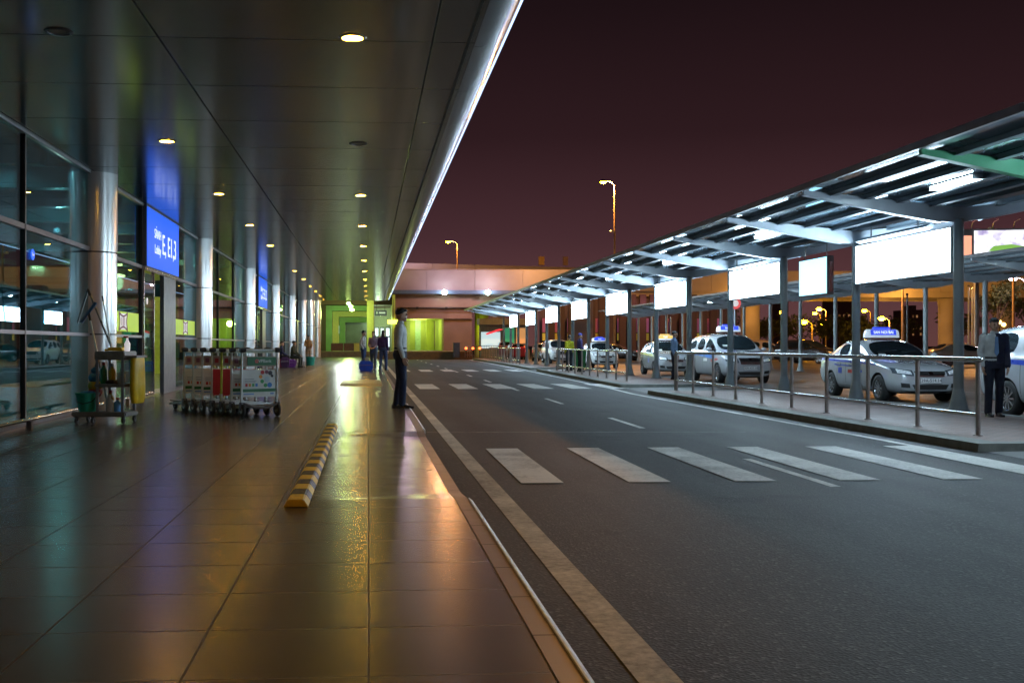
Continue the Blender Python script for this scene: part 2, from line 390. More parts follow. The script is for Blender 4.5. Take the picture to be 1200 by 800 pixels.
# ================================================================== TERMINAL
XG = -4.6; ZC = 3.93; CY = [18.27+11.03*i for i in range(-2, 8)]
T = thing('terminal_building', 'airport terminal with glass front, aluminium columns and deep metal canopy', 'building', (XG-6, 40, 0))
tx, ty = XG-6, 40
def tb(mb, name, mat, smooth=False, bevel=0, parent=None):
    mb.v = [(x-tx, y-ty, z) for x, y, z in mb.v]
    return mb.build(name, mat, parent or T, smooth, bevel)
YE = 68.4
m = MB(); m.box(XG-.0, 1.0, -8, YE, ZC, ZC+.05); soff = tb(m, 'soffit', mt_ceil)
prof = [(1.004,ZC),(1.10,ZC+.005),(1.2,ZC+.03),(1.27,ZC+.075),(1.32,ZC+.15),(1.345,ZC+.26),(1.35,ZC+.8),(1.0,ZC+.8)]
m = MB()
n = 42
for k in range(n):
    a = -8+(YE+8)*k/n; b = -8+(YE+8)*(k+1)/n-.012; m.prism(prof, 'y', a, b)
tb(m, 'fascia', mt_fascia, smooth=.5)
m = MB(); m.box(XG-.3, 1.3, -8, YE, ZC+.82, ZC+1.1); tb(m, 'canopy_roof', mt_darkpier)
m = MB(); m.box(XG-.02, XG+.05, -8, YE, ZC-.035, ZC-.002); tb(m, 'ceiling_trim', M('pale_trim',(.4,.42,.42),.35,.6))
m = MB(); m.box(.93,.955,-8,YE,ZC-.012,ZC-.002); tb(m, 'soffit_joint', mt_black)
# LED strip along canopy edge
strip = MB()
y = -8
while y < YE:
    b = min(YE, y+1.8); strip.cyl((1.285, y, ZC+.035),(1.285, b-.01, ZC+.035), .011, n=8); y += 1.81
st = tag(strip.build('light_strip', E('cold_led', (.5,.66,1), 2.0)), 'cold white led strip along the outer edge of the terminal canopy', 'light strip')
# upper hall beyond the low canopy
m = MB(); m.box(XG-1, 1.4, YE+.01, 99, 5.6, 5.9); tb(m, 'upper_ceiling', M('upper_ceiling_paint',(.3,.3,.28),.6))
# columns
for i, cy in enumerate(CY):
    top = ZC if cy < YE else 5.6
    m = MB(); pr = []
    rows = [0, .05, 1.245, 1.27]
    def cr(zv): return .36+.03*min(1, zv/3.9)
    pr = [(cr(0),0),(cr(1.24),1.24)]
    m.lathe([(cr(0),0.0),(cr(1.24),1.24)], (XG,cy,0), 40); m.lathe([(cr(1.265),1.265),(cr(2.6),2.60)], (XG,cy,0), 40); m.lathe([(cr(2.625),2.625),(cr(3.9),top)], (XG,cy,0), 40)
    c = tb(m, 'column', mt_col, smooth=True)
    m = MB(); m.cyl((XG,cy,.01),(XG,cy,top-.01), .348, n=32)
    m.box(XG+.0, XG+.384, cy-.006, cy+.006, 0, top-.01) if False else None
    tb(m, 'joint_ring', mt_black, smooth=True, parent=c)
# glazing in thirds between columns
k = 0
doors = []
for i, cy in enumerate(CY[:-1]):
    for j in range(3):
        a = cy+3.677*j; b = a+3.677
        if j == 0: a += .36
        if j == 2: b -= .36
        isdoor = (j == 1 and i % 2 == 0)
        if a > 97: continue
        top = ZC if a < YE else 5.6
        if isdoor:
            m = MB(); m.box(XG-.03, XG+.06, a+2.15, a+3.6, .0, 2.62); tb(m, 'door_pier', mt_darkpier)
            m = MB(); m.box(XG+.02, XG+.05, a+.06, a+1.07, .05, 2.55); m2 = m; d = tb(m, 'sliding_door', mt_glass)
            m = MB()
            for q in (a+.04, a+1.06): m.box(XG+.0, XG+.06, q, q+.05, .02, 2.6)
            m.box(XG,XG+.06,a+.09,a+1.06,.02,.09)
            tb(m, 'door_frame', mt_steel, parent=d)
            m = MB(); m.box(XG-.55, XG-.52, a+1.2, a+2.14, .05, 2.55); d = tb(m, 'sliding_door', mt_glass)
            m = MB(); m.box(XG-.56, XG-.5, a+1.15, a+1.2, .02, 2.6); m.box(XG-.56,XG-.5,a+1.2,a+2.14,.02,.09); tb(m,'door_frame',mt_steel,parent=d)
            m = MB(); m.box(XG-.7, XG+.07, a+.02, b-.02, 2.60, 2.66); tb(m, 'door_header', mt_steel)
            doors.append(a)
        else:
            m = MB(); m.box(XG-.012, XG+.0, a+.02, b-.02, .08, top-.04); w = tb(m, 'window_pane', mt_glass)
            m = MB()
            for zt, hh in ((1.22,.05),(2.62,.07)): m.box(XG-.05, XG+.03, a+.02, b-.02, zt, zt+hh)
            m.box(XG-.08, XG+.04, a+.02, b-.02, .0, .08)
            tb(m, 'window_frame', mt_frame, parent=w)
        if j: m = MB(); m.box(XG-.08, XG+.035, cy+3.677*j-.025, cy+3.677*j+.025, 0, top-.04); tb(m, 'mullion', mt_black)
# interior hall
m = MB(); m.box(XG-14, XG-.6, -8, 99, -.05, -.002); tb(m, 'interior_floor', M('interior_floor_stone',(.12,.14,.14),.2,var=.2,vs=1))
m = MB(); m.box(XG-.6, XG-.16, -8, 99, -.05, -.002); tb(m, 'threshold', mt_darkpier)
m = MB(); m.box(XG-14, XG-.12, -8, 99, 4.3, 4.4); tb(m, 'interior_ceiling', M('interior_ceiling_panel',(.14,.32,.36),.35,.3,var=.15,vs=.6))
m = MB(); m.box(XG-14.2, XG-14, -8, 99, -.05, 4.3); tb(m, 'back_wall', M('interior_wall_teal',(.15,.42,.45),.5,var=.3,vs=.7))
m = MB(); m.box(XG-14, XG-.3, 98.6, 99, -.05, 5.6); tb(m, 'end_wall', mt_darkpier)
m = MB(); m.box(XG-13, XG-6, 31, 31.3, 0, 4.28); tb(m, 'lime_partition', M('lime_wall',(.35,.5,.06),.5))
m = MB(); m.box(XG-6, XG-2.6, 41, 41.2, 0, 2.9); m.box(XG-5, XG-2.6, 58, 58.2, 0, 2.9); tb(m, 'lime_partition', M('lime_wall_b',(.42,.55,.07),.5))
for yb in (12, 22.5, 35, 50):
    m = MB(); m.box(XG-9, XG-8.4, yb, yb+4, 0, 1.1); m.box(XG-9.05, XG-8.3, yb-.05, yb+4.05, 1.1, 1.15)
    tb(m, 'check_counter', M('counter_laminate',(.16,.2,.22),.3))
for yb in (9, 17, 25, 33, 45):
    for q in range(3):
        m = MB(); m.box(XG-12, XG-.5, yb+q*2.6, yb+q*2.6+.35, 3.9, 4.29); tb(m, 'ceiling_beam', M('interior_beam',(.1,.16,.18),.4))
# interior lamps
mt_cool = E('cool_lamp', (.6,.95,1), 60)
mt_warmi = E('warm_lamp', (1,.72,.3), 80)
pr0 = None; n = 0
for yb in (10.5, 14.5, 18.5, 22.5, 27, 32, 38, 45, 53, 62):
    for xq in (-2.2, -5.5, -9.0):
        mt = mt_warmi if yb in (38, 45) else mt_cool
        t = thing('interior_lamp', f'round {"warm" if mt is mt_warmi else "cool white"} lamp in the terminal hall ceiling', 'ceiling light', (XG+xq, yb, 4.29), 0, 'round lamps in the hall ceiling')
        MB().lathe([(0,-.02),(.27,-.02),(.275,0)], n=20).build('lens', mt, t)
        MB().lathe([(.276,-.001),(.276,-.035),(.3,-.03),(.31,0)], n=20).build('trim', mt_steel, t)
# warm chandelier bars seen behind second and third columns
for q, (xx, yy) in enumerate(((-6.4,34),(-6.4,35.2),(-6.4,36.4),(-7.2,34.6),(-7.2,35.8))):
    t = thing('pendant_lamp', ORD[q]+' warm pendant bar lamp hanging in the hall behind the columns', 'pendant lamp', (XG+xx+3.2, yy, 0), 0, 'warm pendant lamps in the hall')
    MB().box(-.5,.5,-.04,.04,3.2+.12*q,3.27+.12*q).build('tube', E('amber_tube',(1,.62,.22),14), t)
    MB().cyl((-.4,0,3.27+.12*q),(-.4,0,4.29),.008,n=6).cyl((.4,0,3.27+.12*q),(.4,0,4.29),.008,n=6).build('cable', mt_black, t)

# lime sticker bands on glass
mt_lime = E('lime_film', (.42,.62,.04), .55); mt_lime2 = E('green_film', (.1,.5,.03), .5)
mt_em = M('emblem_maroon', (.18,.05,.08), .5); mt_ew = E('emblem_white', (.8,.75,.78), .6); mt_navy = M('navy_print', (.02,.04,.2), .5)
def sticker(label, y0, y1, x, z0=1.33, z1=1.70, green=False):
    t = thing('glass_film_band', label, 'window film', (x, (y0+y1)/2, 0), 0, 'printed films on the terminal glass')
    h = (y1-y0)/2
    MB().box(.004,.01,-h,h,z0,z1).build('film', mt_lime2 if green else mt_lime, t)
    zc = (z0+z1)/2
    if green:
        MB().prism([(-.06,zc-.15),(.22,zc-.12),(.12,zc+.02),(.16,zc+.13),(.05,zc+.02)], 'x', .011, .014).build('emblem', mt_navy, t)
    else:
        e = MB()
        e.prism([(-.34,zc-.15),(.34,zc-.15),(.24,zc),(.34,zc+.15),(-.34,zc+.15),(-.24,zc)], 'x', .011, .013).build('emblem', mt_ew, t)
        w = MB()
        for sgn in (-1,1):
            pts = [Vector((0, .36*u, zc+sgn*(.17-.07*math.cos(u*1.6)))) for u in [i/6-1 for i in range(13)]]
            for a, b in zip(pts[:-1], pts[1:]): w.bar(a+Vector((.015,0,0)), b+Vector((.015,0,0)), .004, .035)
            pts = [Vector((0, sgn*(.34-.07*math.cos(u*1.6)), zc+.16*u)) for u in [i/4-1 for i in range(9)]]
            for a, b in zip(pts[:-1], pts[1:]): w.bar(a+Vector((.015,0,0)), b+Vector((.015,0,0)), .004, .05, up=(0,1,0))
        for u in (-.12, 0, .12): w.box(.011,.016, u-.02,u+.02, zc-.08, zc+.08)
        w.build('emblem_pattern', mt_em, t)
sticker('lime film band with maroon emblem on the glass behind the cleaning cart', 19.0, 21.7, XG+.002)
sticker('bright green film band with navy figure on the open sliding door', 23.2, 24.05, XG-.5, green=True)
sticker('lime film band with maroon emblem on the glass behind the luggage trolleys', 25.7, 28.6, XG+.002)
sticker('lime film band with maroon emblem on the glass before the second door', 41.1, 43.9, XG+.002)
t = thing('door_arrow_sticker', 'small round white sticker on the sliding door frame edge', 'sticker', (XG+.056, 22.3, 1.98))
MB().cyl((0,0,0),(.006,0,0),.07,n=20).build('disc', mt_ew, t)
t = thing('round_blue_sign', 'small round blue sign on the glass left of the first column', 'sign', (XG+.01, 14.95, 2.31))
MB().cyl((0,0,0),(.01,0,0),.075,n=24).build('disc', E('blue_sign_light',(.02,.12,.9),1), t)
textobj('Taxi', .055, mt_ew, t, (.013,0,0), (0,1,0), (0,0,1))

# door signs
mt_blue = E('blue_lightbox', (.0,.09,.72), 1.0); mt_wt = E('white_lettering_light', (.75,.85,1), 1.3)
for q, (a, lab) in enumerate(((21.97,'large blue lit entrance sign reading E, E1,3 above the first door'),(44.03,'blue lit entrance sign above the farther door'),)):
    t = thing('entrance_sign', lab, 'sign', (XG+.09, a+1.84, 3.29), 0, 'blue entrance signs')
    MB().box(-.1,.02,-1.82,1.82,-.61,.635).build('case', mt_darkpier, t)
    MB().box(.022,.03,-1.8,1.8,-.60,.60).build('face', mt_blue, t)
    textobj('SẢNH', .27, mt_wt, t, (.034,-.72,.12), (0,1,0), (0,0,1))
    textobj('Lobby', .27, mt_wt, t, (.034,-.72,-.2), (0,1,0), (0,0,1))
    textobj('E, E1,3' if q == 0 else 'E, E1,2', .62, mt_wt, t, (.034,.6,-.05), (0,1,0), (0,0,1))
    m = MB(); m.box(-.08,.0,-1.82,1.82,-.68,-.615).build('lower_trim', mt_steel, t)
# canopy downlights
mt_warm = E('warm_downlight', (1,.5,.04), 230)
mt_off = M('unlit_lens', (.25,.25,.24), .3)
def downlight(x, y, lab, lit=True):
    t = thing('downlight', lab, 'ceiling light', (x, y, ZC), 0, 'downlights under the terminal canopy')
    MB().lathe([(0,-.004),(.085,-.004),(.095,.0)], n=24).build('lens', mt_warm if lit else mt_off, t)
    MB().lathe([(.096,-.002),(.098,-.013),(.122,-.011),(.132,-.001)], n=28).build('trim', mt_frame if not lit else mt_steel, t, smooth=True)
il = ir = 0
for k in range(-2, 12):
    y = 9.95+5.23*k
    if y > YE: break
    if k == 1: downlight(-.15, y, 'unlit downlight between lit ones in the row near the canopy edge', False)
    else:
        downlight(-.15, y, (ORD[ir-2] if ir >= 2 else ('one behind the viewer,' if ir else 'rear'))+' lit amber downlight in the row nearer the canopy edge'); ir += 1
    if k == 0: downlight(-2.82, y, 'unlit downlight at the near end of the row beside the glass front', False)
    elif k == 5: pass
    else:
        downlight(-2.82, y, (ORD[il-2] if il >= 2 else ('one behind the viewer,' if il else 'rear'))+' lit amber downlight in the row beside the glass front'); il += 1
# pipe rail in front of glass
segs = [(-4, 17.6), (18.95, 21.6), (26.0, 28.9), (30, 39.7), (41, 43.8), (48, 50.8)]
for q, (a, b) in enumerate(segs):
    t = thing('low_pipe_rail', ['low steel pipe rail along the nearest glass','short low pipe rail behind the cleaning cart','low pipe rail past the first door','long low pipe rail past the second column','low pipe rail before the second door','low pipe rail past the second door'][q], 'rail', (XG+.3, a, 0), 0, 'low pipe rails along the glass')
    MB().cyl((0,0,.13),(0,b-a,.13),.025,n=12).build('pipe', mt_steel, t, smooth=True)
    y = .5
    while y < b-a:
        MB().box(-.03,.03,y-.04,y+.04,0,.11).build('bracket', M('bracket_wood',(.22,.14,.07),.5) if y == .5 else mt_frame, t); y += 2.9
# ================================================================== TAXI SHELTERS
mt_greenlit = M('beam_green_light', (.03,.17,.08), .4, .1, var=.1)  # green light falling on one beam, put into its colour
def shelter(name, label, X, ys, big=True):
    t = thing(name, label, 'shelter', (X, ys[0], ZS if big else ZR))
    z0 = ZS if big else ZR; y0 = ys[0]
    def L(mb): mb.v = [(x-X, y-y0, z-z0) for x, y, z in mb.v]; return mb
    for q, y in enumerate(ys):
        m = MB(); r = .085
        m.cyl((X,y,z0+.02),(X,y,3.3),r,n=20); m.cyl((X,y,z0+.02),(X,y,z0+.42),.17,.088,n=20)
        m.cyl((X,y,z0+.0),(X,y,z0+.03),.21,n=20)
        for q2 in range(4):
            a = PI/4+q2*PI/2; m.cyl((X+.17*math.cos(a),y+.17*math.sin(a),z0+.03),(X+.17*math.cos(a),y+.17*math.sin(a),z0+.055),.015,n=6)
        L(m).build('post', mt_post, t, smooth=.6)
        m = MB()
        fy = y
        for w, za in ((.09, 0),(.035, 0)):
            pass
        # web
        m.prism([(X-2.82,3.70),(X-2.82,3.775),(X,3.50),(X+2.2,3.74),(X+2.2,3.67),(X+.4,3.30),(X,3.24),(X-.35,3.25),(X-1.2,3.39)], 'y', fy-.035, fy+.035)
        # flanges
        for (xa,za),(xb,zb) in (((X-2.82,3.70),(X-1.2,3.385)),((X-1.2,3.385),(X-.35,3.245)),((X+2.2,3.67),(X+.4,3.295))):
            m.bar((xa,fy,za-.008),(xb,fy,zb-.008),.14,.014)
        L(m).build('beam', mt_greenlit if (big and q == 2) else mt_beam, t)
    ya, yb = ys[0]-1.6, ys[-1]+1.6
    def zt(x): return 3.50+(X-x)*.0975 if x < X else 3.50+(x-X)*.109
    for dx in (-2.3,-1.7,-1.1,-.5,.7,1.5):
        x = X+dx; m = MB(); m.box(x-.03,x+.03,ya,yb,zt(x)-.035,zt(x)+.042); m.box(x-.06,x+.06,ya,yb,zt(x)-.043,zt(x)-.036)
        L(m).build('purlin', mt_purlin, t)
    m = MB()
    m.add([(X-2.86,ya,zt(X-2.86)+.045),(X,ya,zt(X)+.045),(X+2.35,ya,zt(X+2.35)+.045),(X-2.86,yb,zt(X-2.86)+.045),(X,yb,zt(X)+.045),(X+2.35,yb,zt(X+2.35)+.045),
           (X-2.86,ya,zt(X-2.86)+.055),(X,ya,zt(X)+.055),(X+2.35,ya,zt(X+2.35)+.055),(X-2.86,yb,zt(X-2.86)+.055),(X,yb,zt(X)+.055),(X+2.35,yb,zt(X+2.35)+.055)],
          [(0,3,4,1),(1,4,5,2),(6,7,10,9),(7,8,11,10),(0,6,9,3),(2,5,11,8)])
    L(m).build('roof_sheet', mt_roof, t)
    m = MB(); x = X-2.88; m.box(x-.04,x+.02,ya,yb,zt(x)-.03,zt(x)+.075); x = X+2.37; m.box(x-.02,x+.04,ya,yb,zt(x)-.03,zt(x)+.075)
    L(m).build('edge_gutter', M('gutter_grey',(.16,.17,.18),.4,.4), t)
    m = MB(); m.box(X-.12,X+.12,ya,yb,3.505,3.56); L(m).build('valley_gutter', mt_purlin, t)
    return t
X1, X2 = 10.4, 21.35
P1 = [18.17+3.97*k for k in range(-3, 17)]
P2 = [39.6+3.97*k for k in range(-6, 12)]
shelter('taxi_shelter', 'long steel and glass taxi shelter beside the road with lightboxes between its posts', X1, P1)
shelter('taxi_shelter', 'farther taxi shelter behind the row of waiting cars', X2, P2, False)
# lightboxes in every second bay
mt_lb = E('white_lightbox', (.62,.83,1), 29)
mt_tube = E('tube_white', (.72,.93,1), 110)
for q, k in enumerate([-2, 0, 2, 4, 6, 8, 10, 12, 14]):
    a, b = 18.17+3.97*k+.12, 18.17+3.97*(k+1)-.12
    lab = 'overexposed white advertising lightbox, ' + ('outside the picture beside the road' if k == -2 else ORD[q-1]+' along the near taxi shelter')
    if k == 0: lab = 'largest white advertising lightbox, with faint grey lettering, on the two nearest shelter posts'
    t = thing('lightbox', lab, 'billboard', (X1, (a+b)/2, 2.77), 0, 'white lightboxes along the taxi shelter')
    h = (b-a)/2
    MB().box(-.07,.07,-h,h,-.41,.41).build('case', mt_post, t)
    for s in (-1, 1):
        MB().box(min(s*.072,s*.078),max(s*.072,s*.078),-h+.03,h-.03,-.385,.385).build('screen', mt_lb, t)
    if k == 0: textobj('Bank', .26, E('faint_print',(.7,.74,.78),.95), t, (-.0815,-.25,-.03), (0,-1,0), (0,0,1), extr=.0005)
    m = MB()
    for y in (-h-.02, h+.02):
        for zq in (-.3, .3): m.box(-.04,.04,y-.05,y+.05,zq-.03,zq+.03)
    m.build('bracket', mt_steel, t)
    t = thing('lamp_cover', ('pale metal lamp cover above the lightbox '+('outside the picture' if k == -2 else 'that is '+ORD[q-1]+' in line')), 'lamp cover', (X1-.18, (a+b)/2, 3.2), 0, 'lamp covers over the lightboxes')
    MB().prism([(-.12,.02),(.0,.09),(.1,.05),(-.02,-.02)], 'y', -h*.75, h*.75).build('housing', mt_beam, t)
    m = MB().cyl((0,-h*.5,.06),(0,-h*.5,.28),.015,n=8).cyl((0,h*.5,.06),(0,h*.5,.28),.015,n=8); m.build('hanger', mt_steel, t)
# tube lamps under the roofs
def tube(x, y, lab, grp, zt=3.62):
    t = thing('tube_lamp', lab, 'tube light', (x, y, zt), 0, grp)
    MB().box(-.09,.09,-.66,.66,.03,.08).build('batten', mt_beam, t)
    MB().cyl((-.035,-.6,.0),(-.035,.6,.0),.02,n=10).cyl((.035,-.6,.0),(.035,.6,.0),.02,n=10).build('tube', mt_tube, t)
    MB().box(-.07,.07,-.655,-.605,-.03,.03).box(-.07,.07,.605,.655,-.03,.03).build('end_cap', mt_beam, t)
for q, k in enumerate([-3, -1, 1, 3, 5, 7, 9, 11, 13, 15]):
    tube(X1-1.2, 18.17+3.97*(k+.5), 'white tube lamp under the near shelter roof, '+(['outside the picture behind','nearest in view','second in view','third in view','fourth in view','fifth in view','sixth in view','seventh in view','eighth in view','ninth in view'][q]), 'tube lamps under the near shelter roof')
for q, k in enumerate([-5, -3, -1, 1, 3, 5, 7, 9]):
    tube(X2-1.2, 39.6+3.97*(k+.5), 'white tube lamp under the farther shelter roof, '+ORD[q]+' from the right end', 'tube lamps under the farther shelter roof')
# hanging screen in bay 1
t = thing('hanging_sign', 'blue white backlit box sign hung on two rods between two lightboxes', 'sign', (X1, 24.2, 2.66))
MB().box(-.075,.075,-.8,.8,-.44,.44).build('case', M('sign_case',(.2,.14,.13),.4,.3), t, bevel=.01)
MB().box(-.083,-.077,-.76,.76,-.41,.41).build('face', E('cyan_screen',(.35,.75,1),2.6), t)
textobj('(', .3, E('pale_print',(.8,.95,1),2.0), t, (-.0855,.1,0), (0,-1,0), (0,0,1), extr=.0005)
MB().cyl((0,-.6,.44),(0,-.6,.86),.012,n=8).cyl((0,.6,.44),(0,.6,.86),.012,n=8).build('rod', mt_steel, t)
MB().box(-.04,.04,-.812,-.802,-.38,.30).build('end_frame', mt_steel, t)
MB().path([(-.0,.55,.44),(-.1,.6,.6),(.02,.5,.75),(0,.56,.86)], .012).build('cable', M('cable_grey',(.4,.42,.42),.5), t)

# ------------------------------------------------ railings
def railing(label, ys, x0, x1, z0=ZS):
    n = len(ys); t = thing('pedestrian_railing', label, 'railing', (x0, ys[0], z0), 0, 'steel railings on the islands')
    pos = [(x0+(x1-x0)*i/(n-1)-x0, y-ys[0]) for i, y in enumerate(ys)]
    for (x, y) in pos:
        MB().cyl((x,y,0),(x,y,.97),.032,n=14).cyl((x,y,0),(x,y,.012),.06,n=14).build('rail_post', mt_railsteel, t, smooth=.6)
    (xa, ya), (xb, yb) = pos[0], pos[-1]
    MB().cyl((xa,ya-.06,1.0),(xb,yb+.06,1.0),.033,n=14).ball((xa,ya-.06,1.0),.033).ball((xb,yb+.06,1.0),.033).build('top_rail', mt_steel, t, smooth=True)
    MB().cyl((xa-.02,ya,.27),(xb-.02,yb,.27),.025,n=12).build('lower_rail', mt_steel, t, smooth=True)
railing('brown steel pedestrian railing on the nearest island in front of the silver taxi', [13.56+1.573*k for k in range(10)]+[28.9-1.3], 8.03, 8.1)
railing('steel railing on the second island in front of the white cars', [34.9+1.71*k for k in range(10)], 8.55, 8.95)
railing('farthest steel railing at the end of the third island', [66+1.9*k for k in range(12)], 9.4, 9.9)

# ================================================================== FAR FLYOVER AND PORTALS (Y about 98..125)
mt_fly = M('flyover_concrete', (.33,.31,.32), .85, var=.18, vs=.35, bump=.3, bs=8)
mt_flyd = M('portal_render', (.27,.19,.15), .85, var=.2, vs=.5, bump=.3, bs=6)
mt_limec = M('pale_yellow_wall', (.45,.5,.15), .7, var=.12, vs=.6)
mt_bluestrip = M('blue_cornice', (.08,.15,.24), .5, var=.1)
F = thing('elevated_road', 'elevated road on broad piers crossing behind the terminal and the taxi shelters', 'flyover', (30, 112, 0))
def fb(mb, name, mat, parent=None, smooth=False, bevel=0):
    mb.v = [(x-30, y-112, z) for x, y, z in mb.v]
    return mb.build(name, mat, parent or F, smooth, bevel)
m = MB()
x = -14
while x < 190: m.box(x, x+4.97, 110, 110.35, 6.75, 8.85); x += 5
fb(m, 'parapet', mt_fly)
m = MB(); m.box(-14, 190, 110.4, 121, 6.2, 7.2); fb(m, 'deck', mt_fly)
m = MB(); m.box(-14, 26, 109.4, 110.3, 6.35, 6.74); fb(m, 'cornice', mt_bluestrip)
m = MB(); m.box(-14, 190, 110.05, 110.3, 8.86, 8.95); fb(m, 'coping', mt_fly)
# portal block left part: brown beam with openings below
m = MB(); m.box(2.6, 10.7, 110.35, 112, 3.9, 6.34); m.box(10.7,26,110.6,112,4.6,6.34); fb(m, 'portal_beam', mt_flyd)
m = MB(); m.box(2.4, 10.9, 110.0, 110.33, 5.0, 5.12); m.box(2.5,10.8,110.1,110.34,3.82,3.9)
fb(m, 'moulding', mt_flyd)
m = MB(); m.box(7.75, 10.7, 110.36, 113, -.3, 3.82); fb(m, 'pier', mt_flyd)
# pipe with brackets on the beam face
m = MB(); m.cyl((4,109.9,4.9),(26,109.9,4.9),.05,n=8)
for xx in range(5, 26, 3): m.box(xx-.12,xx+.12,109.8,110.3,4.82,5.02)
fb(m, 'wall_pipe', mt_black)
# lit passage behind the opening
m = MB(); m.box(4.0,7.7,125,125.3,.5,6.1); m.box(3.7,4.0,113,125,.5,6.1); m.box(7.76,8.0,113.1,125,.5,6.1); m.box(3.7,8,113,125,3.9,4.1)
fb(m, 'passage_wall', mt_limec)
for q in range(3):
    m = MB(); m.box(4.1+q*1.15, 4.1+q*1.15+.62, 122-q*1.6, 122.6-q*1.6, .5, 3.88); fb(m, 'passage_pillar', [M('pale_pillar',(.5,.48,.3),.6),M('pale_green_pillar',(.36,.5,.42),.6),mt_limec][q])
m = MB(); m.box(3.7,7.8,113.2,125,.48,.52); fb(m,'passage_floor', mt_conc)
# round piers
def roundpier(X, Y, r, top, mat=mt_fly):
    m = MB(); m.cyl((X,Y,-.3),(X,Y,top-.9),r,n=32); m.cyl((X,Y,top-.9),(X,Y,top),r,r*1.15,n=32)
    for zq in (1.2,2.4,3.6): m.cyl((X,Y,zq),(X,Y,zq+.03),r+.012,n=32)
    fb(m, 'round_pier', mat, smooth=.6)
for px, r in ((564.5,.75),(683,.9),(879,1.0),(1109,.85),(1175,1.0)):
    roundpier(kx(px,114), 114, r, 6.2, mt_limec if px < 600 else mt_fly)
# rear ramp line above
R2 = thing('upper_ramp', 'thin upper ramp rising behind the elevated road', 'flyover', (10, 150, 0))
m = MB()
for k in range(14):
    xa = -25+k*6; m.add([(xa,0,11.9-.0*k-.022*(xa+25)),(xa+5.96,0,11.9-.022*(xa+31)),(xa+5.96,0,13.1-.022*(xa+31)),(xa,0,13.1-.022*(xa+25)),
        (xa,.4,11.9-.022*(xa+25)),(xa+5.96,.4,11.9-.022*(xa+31)),(xa+5.96,.4,13.1-.022*(xa+31)),(xa,.4,13.1-.022*(xa+25))],
        [(0,1,2,3),(7,6,5,4),(0,4,5,1),(3,2,6,7),(0,3,7,4),(1,5,6,2)])
m.build('parapet', mt_fly, R2)
for xx in (-10, 8, 30):
    MB().cyl((xx,.8,-.2),(xx,.8,11.2),.8,n=20).box(xx-2,xx+2,.3,3,10.8,11.5).build('pier', mt_fly, R2, smooth=.6)
for q, (px, w) in enumerate(((634,7),(662,6))):
    x = kx(px, 150); t = thing('ramp_box', ['lit yellow cabinet on the upper ramp','dim cabinet on the upper ramp'][q], 'cabinet', (x, 149.8, 12.4))
    MB().box(-w*.055,w*.055,-.4,.15,0,1.1).box(-w*.06,w*.06,-.45,.2,1.1,1.2).build('shell', M('cabinet_paint',(.5,.35,.12) if q == 0 else (.3,.22,.2),.6), t)
# green portal at the end of the terminal
mt_green = M('green_paint', (.16,.32,.14), .6, var=.2, vs=1); mt_gy = M('yellow_green_paint', (.42,.44,.16), .6, var=.1)
G = thing('end_portal', 'green and yellow stepped portal wall at the end of the walkway', 'building', (-1, 111, 0))
def gb(mb, name, mat, parent=None):
    mb.v = [(x+1, y-111, z) for x, y, z in mb.v]
    return mb.build(name, mat, parent or G)
xl = kx(382,106); xr = kx(431,106)
def stepframe(i, mat, y):
    a = xl+.62*i; zt = 5.0-.55*i
    m = MB(); m.box(a, a+.6, y, y+1.2, .5, zt); m.box(a+.601, xr, y, y+1.2, zt-.52, zt)
    gb(m, 'portal_frame', mat)
stepframe(0, mt_green, 106); stepframe(1, mt_gy, 107); stepframe(2, mt_green, 108)
m = MB(); m.box(xl+1.8, xr, 110, 110.3, .5, 4.0); gb(m, 'rear_wall', M('grey_rear_wall',(.16,.18,.18),.7,var=.3,vs=.8))
w = MB().box(kx(392,109.8)+1,kx(405,109.8)+1,-1.25,-1.05,2.2,3.15).build('window', mt_frame, G)
MB().box(kx(392.8,109.8)+1,kx(398.1,109.8)+1,-1.28,-1.255,2.27,3.08).box(kx(398.9,109.8)+1,kx(404.2,109.8)+1,-1.28,-1.255,2.27,3.08).build('pane', E('window_glow',(.6,.85,1),1.4), w)
m = MB(); m.box(kx(430,103),kx(438,103),103,103.6,.5,5.6); gb(m, 'square_column', mt_gy)
m = MB(); m.box(-11, xl-.01, 106, 107, .5, 5.5); m.box(-11,2.6,105,112,5.05,5.8); gb(m, 'side_wall', M('dark_brown_render',(.07,.05,.035),.7,var=.2))
# doors right of the column
m = MB(); m.box(kx(438.5,112),kx(468,112),112,112.3,.5,5.0); gb(m, 'door_wall', M('cream_wall',(.4,.42,.34),.6))
for q in range(4):
    xa = kx(438.5+q*6.5,111.8); d = MB().box(xa+1+.03,xa+1+.5,.88,.97,.55,3.0).build('door', mt_darkpier, G)
    MB().box(xa+1+.1,xa+1+.43,.85,.876,.9,1.9).box(xa+1+.1,xa+1+.43,.85,.876,2.05,2.85).build('pane', E('door_glow',(.75,.85,1),[1.2,.7,1.6,.4][q]), d)
m = MB(); m.box(2.3,2.58,104,112,.5,6); gb(m, 'corner_post', mt_gy)
t = thing('hanging_board', 'small dark hanging notice board by the square column at the end', 'sign', (kx(446,103), 103, 0))
MB().box(-.55,.55,-.05,.05,3.95,4.4).build('board', M('board_navy',(.05,.08,.12),.4), t)
MB().box(-.6,.6,.051,.06,3.9,4.45).build('frame', mt_steel, t)
MB().box(-.4,-.3,-.07,-.052,4.1,4.3).box(-.15,.45,-.07,-.052,4.12,4.28).build('lettering', E('grey_print',(.4,.5,.5),.6), t)
MB().cyl((-.4,0,4.4),(-.4,0,5.6),.02,n=6).cyl((.4,0,4.4),(.4,0,5.6),.02,n=6).build('rod', mt_black, t)
